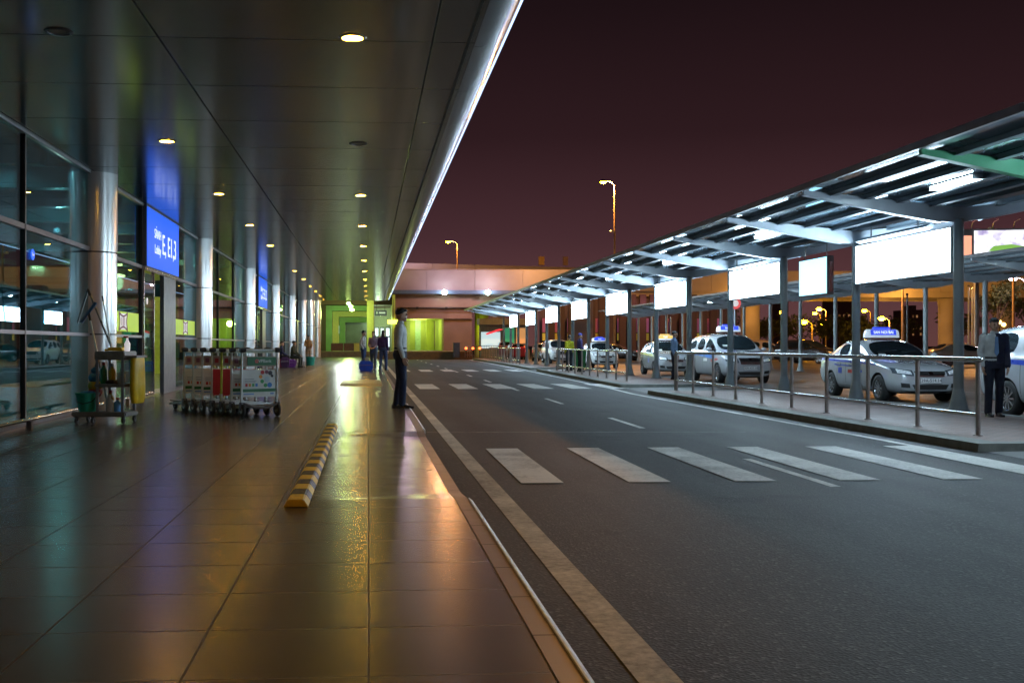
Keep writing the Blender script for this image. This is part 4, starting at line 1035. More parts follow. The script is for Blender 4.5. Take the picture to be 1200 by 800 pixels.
        for j in range(nv):
            for i in range(nu):
                a = j*nn+i; m.f.append((a,a+1,a+nn+1,a+nn)); m.m.append(0)
        bd = [i for i in range(nn)]+[j*nn+nu for j in range(1,nv+1)]+[nv*nn+i for i in range(nu-1,-1,-1)]+[j*nn for j in range(nv-1,0,-1)]
        for a, b in zip(bd, bd[1:]+bd[:1]): m.f.append((a,N_+a,N_+b,b)); m.m.append(0)
        return m.build(nm, mat, parent or T_, smooth=.6)
    hz = {'sedan': (.60,.78,.38,.75), 'mpv': (.70,.90,.40,.77), 'hatch': (.64,.84,.35,.70)}[kind]
    for s_ in (-1, 1):
        patch('headlight', mt_hl, [(s_*hz[2],hz[0]),(s_*hz[3],hz[0]+.06),(s_*(hz[3]-.01),hz[1]+.01),(s_*(hz[2]-.0),hz[1]-.05)], 'front', .012, bend=-.012)
        patch('headlight_lamp', mt_refl, [(s_*(hz[2]+.05),hz[0]+.035),(s_*(hz[2]+.31),hz[0]+.07),(s_*(hz[2]+.30),hz[1]-.02),(s_*(hz[2]+.05),hz[1]-.075)], 'front', .016)
        patch('fog_lamp', mt_trimb, [(s_*.46,.34),(s_*.64,.35),(s_*.66,.45),(s_*.48,.43)], 'front', .006)
        tz = Ht*.48
        patch('taillight', mt_tailon if tail else mt_tail, [(s_*.50,tz),(s_*.70,tz+.02),(s_*.70,tz+.22),(s_*.55,tz+.2)] if kind == 'sedan' else [(s_*.60,tz),(s_*.71,tz),(s_*.69,tz+.38),(s_*.63,tz+.38)], 'back', .01)
        # mirror
        yb = S[gl['ws'][0]][0]+.32; zb = S[gl['ws'][0]][8 if S[gl['ws'][0]][6] == 'c' else 4]
        MB().ball((s_*(W+.09),yb,zb+.1),.1,n=16,sx=1.0,sy=.5,sz=.72).bar((s_*(W-.1),yb,zb+.03),(s_*(W+.04),yb,zb+.06),.05,.03).build('mirror', body_mat, T_, smooth=True)
        # handles, sills and door seams
        side = 'left' if s_ < 0 else 'right'
        yw0, yw1 = wh[0]+wh[2]+.14, wh[1]-wh[2]-.1
        ym = S[gl['sides'][1][1]][0]+.04
        for ys_ in (yw0, ym, yw1+.0):
            patch('door_seam', mt_trimb, [(ys_-.006,.3),(ys_+.006,.3),(ys_+.006,zb-.03),(ys_-.006,zb-.03)], side, .0015, nu=1, nv=8)
        patch('sill_seam', mt_trimb, [(yw0,.3),(yw1,.3),(yw1,.312),(yw0,.312)], side, .0015, nu=10, nv=1)
        for yh in (ym-.2, yw1-.12 if kind != 'mpv' else yw1-.3):
            patch('door_handle', body_mat, [(yh-.08,zb-.13),(yh+.08,zb-.13),(yh+.08,zb-.10),(yh-.08,zb-.10)], side, .03, nu=4, nv=2)
    gz = {'sedan': (.60,.70,.36), 'mpv': (.66,.86,.38), 'hatch': (.60,.68,.34)}[kind]
    gr = patch('grille', mt_trimb, [(-gz[2]*.85,gz[0]),(gz[2]*.85,gz[0]),(gz[2],gz[1]),(-gz[2],gz[1])], 'front', .008, nu=12)
    if gr:
        nb = 2 if kind != 'mpv' else 4
        for q in range(nb+1):
            zq = gz[0]+(gz[1]-gz[0])*q/nb; ww = gz[2]*(.86+.14*q/nb)
            patch('grille_bar', mt_chrome, [(-ww,zq-.008),(ww,zq-.008),(ww,zq+.008),(-ww,zq+.008)], 'front', .02, nu=12, nv=1)
        patch('badge', mt_chrome, [(-.05,gz[1]-.07),(.05,gz[1]-.07),(.05,gz[1]-.01),(-.05,gz[1]-.01)], 'front', .03, nu=2, nv=2)
    patch('lower_intake', mt_trimb, [(-.36,.30),(.36,.30),(.42,.41),(-.42,.41)], 'front', .006, nu=12)
    patch('bumper_lip', mt_trimb, [(-.6,.235),(.6,.235),(.62,.262),(-.62,.262)], 'front', .01, nu=12, nv=1) if kind != 'hatch' else None
    zp = {'sedan': .50, 'mpv': .53, 'hatch': .50}[kind]
    pl = MB().box(-.23,.23,-.028,-.008,zp-.055,zp+.055).build('number_plate', mt_plate, T_, bevel=.004)
    if plate and detail > 1: textobj(plate, .1, mt_dk, pl, (0,-.030,zp), (1,0,0), (0,0,1), extr=.0008)
    # wipers, antenna, interior-hinting sun strip
    if detail > 1:
        yw = S[gl['ws'][0]][0]
        m = MB()
        for s_ in (-.5, .1):
            pr = []
            for u in (0, .25, .5):
                h, nrm, _, _ = bvh.ray_cast(Vector((s_+u, yw+.22+u*.12, 3)), Vector((0,0,-1)))
                if h: pr.append(h+Vector((0,0,.012)))
            if len(pr) > 1: m.path(pr, .006, 6)
        m.build('wiper', mt_trimb, T_)
        MB().cyl((.3,L*.72,Ht-.03),(.32,L*.76,Ht+.28),.004,n=6).build('antenna', mt_trimb, T_)
        h, nrm, _, _ = bvh.ray_cast(Vector((-.35, yw+.2, 3)), Vector((0,0,-1)))
        patch('windshield_sticker', mt_plate, [(-.5,Ht*.71),(-.34,Ht*.71),(-.34,Ht*.75),(-.5,Ht*.75)], 'front', .005, nu=2, nv=2)
    for (nm, mat, cs, side) in (stripes or []): patch(nm, mat, cs, side, .004, nu=24, nv=3)
    if sign:
        txt, mat, col2 = sign; ys_ = S[gl['ws'][1]][0]+.35; zs = Ht-.02
        sg = MB().loft([[(x,ys_+yy,zs+zz_) for yy, zz_ in ((-.14*k,.04),(-.13*k,.10),(-.09*k,.04+.2*k),(.09*k,.04+.2*k),(.13*k,.10),(.14*k,.04))] for x, k in ((-.42,.55),(-.39,.85),(-.33,1),(.33,1),(.39,.85),(.42,.55))]).build('roof_sign', M('sign_shell',(.7,.75,.8),.3,emis=(.75,.88,1),es=.35), T_, smooth=.8)
        MB().add([(-.32,ys_-.134,zs+.10),(.32,ys_-.134,zs+.10),(.32,ys_-.10,zs+.235),(-.32,ys_-.10,zs+.235)],[(0,1,2,3)]).build('sign_face', mat, sg)
        textobj(txt, .105, mt_wt, sg, (0,ys_-.124,zs+.167), (1,0,0), (0,.24,.97), extr=.002, sx=.82)
        MB().box(-.22,.22,ys_-.05,ys_+.05,zs+.245,zs+.30).build('sign_top', mat, sg, bevel=.02)
        MB().box(-.3,.3,ys_-.09,ys_-.06,zs-.01,zs+.05).box(-.3,.3,ys_+.06,ys_+.09,zs-.01,zs+.05).build('sign_foot', mt_steel, sg)
    bm.free(); return T_
mt_bface = E('blue_sign_face', (.03,.06,.55), 1.1)
st_sedan = [('side_stripe', mt_bl, [(1.0,.83),(4.1,.92),(4.1,.97),(1.0,.87)], 'left'),
            ('side_stripe', mt_bl, [(2.2,.77),(3.2,.80),(3.2,.83),(2.2,.80)], 'left'),
            ('door_print', mt_rd, [(2.1,.62),(2.4,.62),(2.4,.70),(2.1,.70)], 'left'), ('door_print', mt_bl, [(1.62,.64),(1.95,.64),(1.95,.7),(1.62,.7)], 'left'), ('door_print', mt_bl, [(2.75,.6),(2.95,.6),(2.95,.74),(2.75,.74)], 'left')]
make_car('sedan', mt_silver, 'silver taxi sedan with blue side stripe and violet roof sign behind the nearest railing', 'taxi', (12.55, 23.05, ZR), R(-1), 'taxis waiting beside the shelter', plate='29A-514.14', sign=('SAN NOI BAI', mt_bface, 0), stripes=st_sedan)
st_mpv = [('side_stripe', mt_lb2, [(1.1,.82),(3.9,.98),(4.3,1.04),(1.1,.96)], 'left'), ('side_stripe', mt_rd, [(.75,.80),(1.5,.72),(1.5,.80),(.9,.86)], 'left'), ('door_print', mt_plate, [(1.9,.74),(2.3,.74),(2.3,.84),(1.9,.84)], 'left')]
make_car('mpv', mt_silver, 'silver taxi minivan with bright blue side band and blue white roof sign', 'taxi', (12.7, 34.75, ZR), 0, 'taxis waiting beside the shelter', plate='30A-421.18', sign=('NOI BAI', mt_bface, 0), stripes=st_mpv)
st_mpv2 = [('side_stripe', mt_bl, [(1.5,.88),(3.7,.96),(4.38,1.06),(1.5,.98)], 'left'), ('side_sticker', mt_yd, [(4.25,1.22),(4.32,1.22),(4.32,1.34),(4.25,1.34)], 'left')]
make_car('mpv', mt_silver, 'silver taxi minivan cut by the right edge, with blue rear stripe', 'taxi', (12.45, 15.05, ZR), R(0), 'taxis waiting beside the shelter', stripes=st_mpv2, sign=('TAXI', mt_bface, 0))
st_h = [('side_stripe', mt_yd, [(1.0,.83),(3.3,.93),(3.3,.96),(1.0,.86)], 'left'), ('door_print', mt_bl, [(1.5,.55),(1.75,.55),(1.75,.75),(1.5,.75)], 'left')]
make_car('hatch', mt_silver, 'silver taxi hatchback with yellow roof sign behind the gap between railings', 'taxi', (12.85, 43.9, ZR), R(-2), 'taxis waiting beside the shelter', plate='29A-302.55', sign=('TAXI', M('yellow_sign',(.6,.4,.1),.4,emis=(1,.6,.15),es=.6), 0), stripes=st_h)
make_car('hatch', mt_whitep, 'white taxi hatchback with dark lower grille facing the second railing', 'taxi', (13.35, 59.2, ZR), 0, 'taxis waiting beside the shelter', plate='30A-118.02', sign=('TAXI', mt_bface, 0))
base = make_car('mpv', mt_whitep, 'white minivan taxi far down the line by the third island', 'taxi', (13.6, 74, ZR), 0, 'taxis waiting beside the shelter', detail=1)
make_car('hatch', mt_redp, 'small red car far down the lane with lit red tail lamps', 'car', (13.2, 97, ZR), PI, 'cars at the far end', detail=1, tail=True)
make_car('mpv', mt_pinkp, 'maroon minivan at the far end of the lane beside the yellow round pier', 'car', (13.5, 108.4, ZR), PI, 'cars at the far end', detail=1)
make_car('hatch', mt_silver, 'silver hatchback at the far end of the third island', 'car', (14.2, 84, ZR), 0, 'cars at the far end', detail=1)
# car park behind the farther shelter
make_car('sedan', mt_champ, 'pale sedan lit amber behind the silver taxi sedan', 'car', (26.5, 49, ZR), R(50), 'cars in the car park', detail=1)
make_car('mpv', mt_champ, 'amber lit pale minivan parked behind the blue striped taxi minivan', 'car', (kx(925,78), 77, ZR), R(70), 'cars in the car park', detail=1)
make_car('mpv', mt_darkp, 'dark van parked behind the farther shelter left of the silver sedan', 'car', (kx(966,74), 72, ZR), R(35), 'cars in the car park', detail=1)
make_car('sedan', mt_darkp, 'dark car behind the red brown pier in the car park', 'car', (kx(745,88), 86, ZR), R(60), 'cars in the car park', detail=1)
make_car('hatch', mt_champ, 'pale car parked far behind the blue striped taxi minivan', 'car', (kx(895,84), 84, ZR), R(80), 'cars in the car park', detail=1)
make_car('sedan', mt_champ, 'pale sedan parked behind the man in the dark jacket', 'car', (kx(1150,62), 60, ZR), R(85), 'cars in the car park', detail=1)
# ================================================================== PEOPLE
def fused(mb, name, mat, parent, vox=.012, sm=3, mats=None):
    me = mb.mesh(name, mat); o = bpy.data.objects.new('tmp', me); C.objects.link(o)
    r = o.modifiers.new('r','REMESH'); r.mode = 'VOXEL'; r.voxel_size = vox
    s = o.modifiers.new('s','SMOOTH'); s.factor = .5; s.iterations = sm
    dg = bpy.context.evaluated_depsgraph_get(); dg.update()
    m2 = bpy.data.meshes.new_from_object(o.evaluated_get(dg)); bpy.data.objects.remove(o)
    m2.name = name; m2.materials.clear(); m2.materials.append(mat)
    m2.polygons.foreach_set('use_smooth', [True]*len(m2.polygons)); m2.polygons.foreach_set('material_index', [0]*len(m2.polygons))
    ob = bpy.data.objects.new(name, m2); C.objects.link(ob); ob.parent = parent
    return ob
def caps(m, pts, n=14):
    for (p0, r0), (p1, r1) in zip(pts[:-1], pts[1:]):
        m.cyl(p0, p1, r0, r1, n)
    for p, r in pts: m.ball(p, r, n)
def torso(m, rings, n=20):
    """rings: (centre, rx, ry)"""
    rr = []
    for c, rx, ry in rings:
        c = Vector(c); rr.append([c+Vector((rx*math.cos(2*PI*i/n), ry*math.sin(2*PI*i/n), 0)) for i in range(n)])
    m.loft(rr)
mt_skin = M('skin', (.5,.3,.21), .5, var=.1, vs=10); mt_hair = M('black_hair', (.012,.01,.01), .45, var=.3, vs=40, bump=.4, bs=150)
mt_shoe = M('black_leather', (.015,.013,.012), .3, var=.2); mt_eye = M('eye_dark', (.02,.015,.015), .2); mt_lip = M('lip', (.3,.12,.1), .5)
cloth = {}
def clothmat(nm, col, bump=.5):
    if nm not in cloth: cloth[nm] = M(nm, col, .85, var=.2, vs=9, bump=1, bs=13)
    return cloth[nm]
def person(label, loc, rz, h=1.70, shirt=('grey_cloth',(.4,.42,.42)), trous=('navy_cloth',(.015,.02,.045)), pose='stand', vox=.012, jacket=None, group=None, cap=None, longhair=False, stance=.0, tie=None):
    T_ = thing('person', label, 'person', loc, rz, group); k = h/1.70
    V = lambda x, y, z: Vector((x*k, y*k, z*k))
    sit = pose == 'sit'
    hipz = .93 if not sit else .50; dz = hipz-.93
    lean = .05 if sit else 0
    # leg joints
    legs = []
    for s in (-1, 1):
        hip = V(s*.09, 0, hipz-.02)
        if sit: kn = V(s*.13, -.42, .50); an = V(s*.14, -.40, .09)
        else:
            yy = s*stance; kn = V(s*.095, -.02+yy*.5, .50); an = V(s*.10, .02+yy, .09)
        legs.append((hip, kn, an))
    arms = []
    for s in (-1, 1):
        sh = V(s*.175, .01-lean, 1.39+dz)
        if pose in ('sit',): el = V(s*.23, -.12, 1.14+dz); wr = V(s*.12, -.36, 1.0+dz)
        elif pose == 'pockets': el = V(s*.27, .06, 1.13); wr = V(s*.17, -.04, .93)
        elif pose == 'front': el = V(s*.23, .02, 1.12); wr = V(s*.10, -.18, 1.0)
        else: el = V(s*.215, .03, 1.12); wr = V(s*.205, -.05, .88)
        arms.append((sh, el, wr))
    top = lambda z: z+dz
    # body (skin), one fused surface
    m = MB()
    torso(m, [(V(0,0,top(.88)),.13*k,.09*k),(V(0,0,top(1.0)),.13*k,.085*k),(V(0,-.0-lean*.4,top(1.15)),.12*k,.085*k),(V(0,-lean*.7,top(1.3)),.145*k,.095*k),(V(0,.0-lean,top(1.40)),.14*k,.075*k),(V(0,.0-lean,top(1.44)),.07*k,.055*k)])
    hc = V(0, -.025-lean*1.3, top(1.60))
    caps(m, [(V(0,.01-lean,top(1.40)),.058*k),(V(0,0-lean,top(1.50)),.05*k),(V(0,-.015-lean*1.2,top(1.55)),.05*k)])
    m.ball(hc+V(0,.01,.02), .094*k, 20, sx=.82, sy=1.02, sz=1.12)
    m.ball(hc+V(0,-.03,-.045), .06*k, 16, sx=.88, sy=.95, sz=1.05)           # jaw
    m.ball(hc+V(0,-.062,-.088), .022*k, 10)                                     # chin
    m.add([hc+V(-.012,-.088,.015),hc+V(.012,-.088,.015),hc+V(-.018,-.088,-.03),hc+V(.018,-.088,-.03),hc+V(0,-.118,-.024),hc+V(0,-.07,-.01)],[(0,1,4),(0,4,2),(1,3,4),(2,4,3),(0,5,1),(2,3,5),(0,2,5),(1,5,3)])
    for s in (-1,1):
        m.ball(hc+V(s*.078,.01,-.005), .028*k, 10, sx=.35, sy=.7, sz=1.1)     # ear
        m.ball(hc+V(s*.03,-.086,.028), .018*k, 8, sz=.5)                        # brow
    for sh, el, wr in arms:
        caps(m, [(sh,.045*k),(el,.036*k),(wr,.025*k)])
    for hip, kn, an in legs:
        caps(m, [(hip,.08*k),(kn,.05*k),(an,.036*k)]); m.ball(kn.lerp(an,.3)+V(0,.015,0), .052*k, 12, sz=1.6)
        caps(m, [(an-V(0,-.01,.04),.032*k),(an+V(0,-.13,-.06),.026*k)])
    # hands
    if pose != 'pockets':
        for s, (sh, el, wr) in zip((-1,1), arms):
            d = (wr-el).normalized(); side = Vector((s,0,0)); inn = d.cross(Vector((0,1,0))).normalized() if pose == 'stand' else Vector((0,0,1))
            f = d.cross(inn).normalized() if pose == 'stand' else d.cross(Vector((0,0,1))).normalized()
            fw = Vector((0,-1,0)) if pose == 'stand' else Vector((-s,0,0))
            fw = (fw-d*fw.dot(d)).normalized()
            palm = wr+d*.05*k
            for q in range(4):
                o_ = fw*(.028-.018*q)*k; ln = (.072,.082,.077,.06)[q]*k
                a = wr+d*.02*k+o_*.6; b = wr+d*.085*k+o_; c = b+d*ln*.5+side*(-s*0)+Vector((-s*.008,-.004,0))*k; e = c+d*ln*.42+Vector((-s*.018,-.006,0))*k
                caps(m, [(a,.014*k),(b,.0125*k)], 8); caps(m, [(b,.0095*k),(c,.0088*k),(e,.0078*k)], 8)
            a = wr+d*.03*k+fw*.02*k; b = a+fw*.032*k+d*.03*k; c = b+d*.035*k+fw*.006*k
            caps(m, [(a,.014*k),(b,.011*k),(c,.009*k)], 8)
    fused(m, 'body', mt_skin, T_, vox*.55, 1)
    # face details
    for s in (-1,1): MB().ball(hc+V(s*.031,-.086,.008), .011*k, 10, sz=.6).build('eye', mt_eye, T_, smooth=True)
    MB().ball(hc+V(0,-.096,-.052), .021*k, 10, sy=.35, sz=.28).build('mouth', mt_lip, T_, smooth=True)
    # hair
    m = MB(); m.ball(hc+V(0,.024,.052), .094*k, 20, sx=.88, sy=1.0, sz=.92)
    m.ball(hc+V(0,-.045,.078), .055*k, 14, sx=1.12, sy=.9, sz=.6); m.ball(hc+V(0,.052,-.0), .05*k, 14, sx=1.1, sz=.95)
    if longhair:
        m.ball(hc+V(0,.07,-.08), .075*k, 14, sx=1.1, sy=.6, sz=1.8)
    fused(m, 'hair', mt_hair, T_, vox*.7, 2)
    if cap:
        mm = M('cap_cloth', cap, .8); MB().ball(hc+V(0,.01,.075), .108*k, 20, sx=.9, sz=.72).prism([(-.07*k,-.19*k+hc.y+.0),(.07*k,-.19*k+hc.y),(.085*k,-.06*k+hc.y),(-.085*k,-.06*k+hc.y)],'z',hc.z+.06*k,hc.z+.072*k).build('cap', mm, T_, smooth=.8)
    # trousers
    tm = clothmat(*trous); m = MB()
    torso(m, [(V(0,.0,hipz-.09),.165*k,.115*k),(V(0,.01,hipz),.17*k,.125*k),(V(0,0,hipz+.07),.155*k,.11*k),(V(0,0,hipz+.11),.15*k,.105*k)])
    for hip, kn, an in legs: caps(m, [(hip,.098*k),(hip.lerp(kn,.5),.09*k),(kn,.07*k),(kn.lerp(an,.5),.066*k),(an+V(0,0,-.01),.062*k)])
    fused(m, 'trousers', tm, T_, vox, 3)
    MB().lathe([(.154*k,(hipz+.085)*k),(.157*k,(hipz+.09)*k),(.157*k,(hipz+.115)*k),(.15*k,(hipz+.12)*k)], n=28).build('belt', mt_shoe, T_, smooth=.8).scale = (1,.72,1)
    # shirt / jacket
    def upper(nm, mat, g_, zlo=.97, arms_=True, open_=False):
        m = MB()
        torso(m, [(V(0,0,top(zlo)),(.158+g_)*k,(.112+g_)*k),(V(0,0,top(1.06)),(.150+g_)*k,(.112+g_)*k),(V(0,-lean*.4,top(1.18)),(.152+g_)*k,(.112+g_)*k),(V(0,-lean*.7,top(1.3)),(.172+g_)*k,(.118+g_)*k),(V(0,-lean,top(1.38)),(.175+g_)*k,(.1+g_)*k),(V(0,.005-lean,top(1.435)),(.12+g_)*k,(.075+g_)*k),(V(0,.01-lean,top(1.465)),(.066+g_*.5)*k,(.06+g_*.5)*k)])
        if arms_:
            for sh, el, wr in arms: caps(m, [(sh,(.068+g_)*k),(sh.lerp(el,.5),(.06+g_)*k),(el,(.052+g_)*k),(wr+(el-wr)*.06,(.041+g_)*k)])
        return fused(m, nm, mat, T_, vox, 3)
    upper('shirt', clothmat(*shirt), 0)
    if jacket:
        o = upper('jacket', clothmat(*jacket), .014, zlo=.93)
        bm = bmesh.new(); bm.from_mesh(o.data)
        dele = [f for f in bm.faces if f.calc_center_median().y < -.03*k and abs(f.calc_center_median().x) < -1+.0*k*max(0,(f.calc_center_median().z/k-.95))/.5*1.0 and f.calc_center_median().z > .9*k] + [f for f in bm.faces if f.calc_center_median().x < .0 and f.calc_center_median().y < .04*k or f.calc_center_median().x < -.13*k]
        bmesh.ops.delete(bm, geom=dele, context='FACES'); bm.to_mesh(o.data); bm.free()
        sol = o.modifiers.new('s','SOLIDIFY'); sol.thickness = .008
    if tie:
        MB().prism([(-.02,1.40*k),(.02,1.40*k),(.035,1.12*k),(0,1.06*k),(-.035,1.12*k)], 'y', -.135*k, -.122*k).build('tie', M('tie_cloth', tie, .7), T_)
    # collar
    MB().lathe([(.062*k,top(1.455)*k),(.066*k,top(1.46)*k),(.058*k,top(1.50)*k),(.054*k,top(1.495)*k)], (0,(.0-lean)*k,0), n=20).build('collar', clothmat(*shirt), T_, smooth=.8)
    # shoes
    for hip, kn, an in legs:
        m = MB(); m.loft([[ (an.x+x*w*k, an.y+y*k, z*k) for x, z in ((-1,0),(1,0),(.95,.02+hh*.5),(.5,hh),(-.5,hh),(-.95,.02+hh*.5))] for y, w, hh in ((.085,.025,.05),(.06,.036,.085),(-.0,.04,.09),(-.08,.045,.065),(-.15,.045,.05),(-.2,.03,.035))])
        m.build('shoe', mt_shoe, T_, smooth=.9)
    return T_
W_ = 0
person('man in pale grey long sleeved shirt and navy trousers standing at the walkway edge', (.54, 18.2, 0), R(88), 1.68, ('pale_grey_shirt',(.58,.6,.6)), ('navy_trousers',(.012,.017,.045)), vox=.009, stance=.05)
person('man in white shirt and jeans standing behind a blue bag', (-.22, 45.9, 0), R(75), 1.68, ('white_shirt',(.55,.54,.5)), ('blue_jeans',(.03,.05,.12)), vox=.016, pose='pockets')
person('traveller in dark purple top and jeans near the walkway edge', (.62, 45.4, 0), R(150), 1.68, ('purple_top',(.06,.03,.12)), ('blue_jeans2',(.04,.06,.14)), vox=.016, longhair=True, stance=.09)
person('traveller in pale mauve top beside the purple one', (.22, 46.6, 0), R(-20), 1.66, ('mauve_top',(.3,.24,.32)), ('grey_jeans',(.08,.1,.15)), vox=.016, longhair=True, stance=-.08, pose='front')
person('man in white shirt and open dark navy jacket leaning by the nearest shelter post', (10.43, 17.15, ZS), R(-12), 1.62, ('white_shirt2',(.62,.66,.68)), ('dark_trousers',(.012,.014,.03)), jacket=('navy_jacket',(.012,.014,.04)), tie=(.2,.35,.6), vox=.009, stance=.03)
person('man in light blue shirt standing beside the blue striped minivan', (10.62, 36.5, ZS), R(60), 1.66, ('light_blue_shirt',(.25,.38,.6)), ('dark_trousers2',(.015,.016,.03)), vox=.014)
person('man in blue violet jacket standing behind the second railing', (9.5, 47.5, ZS), R(100), 1.7, ('violet_jacket',(.08,.07,.2)), ('black_trousers',(.01,.01,.015)), vox=.016, cap=(.1,.1,.4), pose='front')
person('worker in bright yellow vest beside the man in blue violet jacket', (9.35, 49.3, ZS), R(200), 1.62, ('yellow_vest',(.6,.6,.03)), ('dark_trousers3',(.02,.03,.04)), vox=.016)
# seated travellers with their bags
def pouf(label, loc, col, h=.42, w=.3, nm='travel_bag'):
    t = thing(nm, label, 'bag', loc)
    MB().box(-w,w,-w*.7,w*.7,0,h).build('shell', M('bag_cloth_'+str(round(sum(col)*100)), col, .6, bump=.4), t, smooth=True, bevel=.06)
    MB().path([(-w*.5,0,h-.01),(-w*.4,0,h+.09),(w*.4,0,h+.09),(w*.5,0,h-.01)], .015, 8).build('handle', mt_black, t)
    MB().box(-w*.9,w*.9,-w*.7-.01,-w*.7+.005,h*.55,h*.6).build('zip', mt_steel, t)
    return t
person('traveller in dark olive top sitting on a purple bag by the columns', (kx(343,53), 53, 0), R(75), 1.7, ('olive_top',(.05,.055,.03)), ('grey_trousers',(.06,.07,.06)), pose='sit', vox=.016)
pouf('purple bag under the traveller in olive', (kx(341,53)-.05, 53, 0), (.2,.04,.4), .38)
person('traveller in navy top sitting nearer the glass', (kx(328.5,54), 54, 0), R(90), 1.68, ('navy_top',(.03,.04,.12)), ('black_trousers2',(.02,.02,.03)), pose='sit', vox=.016)
pouf('maroon bag under the traveller in navy', (kx(327,54)-.05, 54, 0), (.3,.02,.12), .38)
pouf('dark violet bag between the two seated travellers', (kx(334.5,52.5), 52.3, 0), (.08,.03,.14), .5, .2)
person('cleaner in orange brown clothes standing by a green bucket at the columns', (kx(361.5,60), 60, 0), R(30), 1.6, ('orange_brown_top',(.4,.2,.07)), ('tan_trousers',(.3,.18,.09)), vox=.018, pose='front')
t = thing('green_bucket', 'teal green bucket on the walkway by the orange clad cleaner', 'bucket', (kx(364,58.5), 58.4, 0))
MB().lathe([(0,0),(.2,0),(.26,.42),(.28,.42),(.28,.45),(.25,.45),(.19,.03),(0,.03)], n=24).build('shell', M('teal_plastic',(.02,.35,.25),.4), t, smooth=.8)
MB().path([(-.26,0,.42),(-.2,0,.56),(0,0,.62),(.2,0,.56),(.26,0,.42)], .01).build('handle', mt_steel, t)
t = pouf('blue travel bag on the walkway before the man in white shirt', (kx(428.5,44.7), 44.7, 0), (.01,.06,.5), .42, .29)
t = pouf('small beige pouch lying on top of the blue travel bag', (kx(430,44.7)+.0, 44.7, .43), (.4,.3,.22), .13, .14, 'pouch')
t = thing('wheelie_bin', 'green wheelie bin behind the second railing', 'bin', (kx(677,52.5), 52.0, ZS))
MB().loft([[(x*w,y*w,z) for x, y in ((-.26,-.3),(.26,-.3),(.26,.3),(-.26,.3))] for z, w in ((.08,.85),(.95,1.05))]).build('shell', M('bin_green',(.02,.22,.06),.45), t, bevel=.02)
MB().box(-.3,.3,-.36,.34,.955,1.03).build('lid', M('bin_green2',(.02,.28,.08),.4), t, bevel=.02)
for s in (-1,1): MB().cyl((s*.2,.28,.09),(s*.26,.28,.09),.09,n=16).build('wheel', mt_tyre, t)

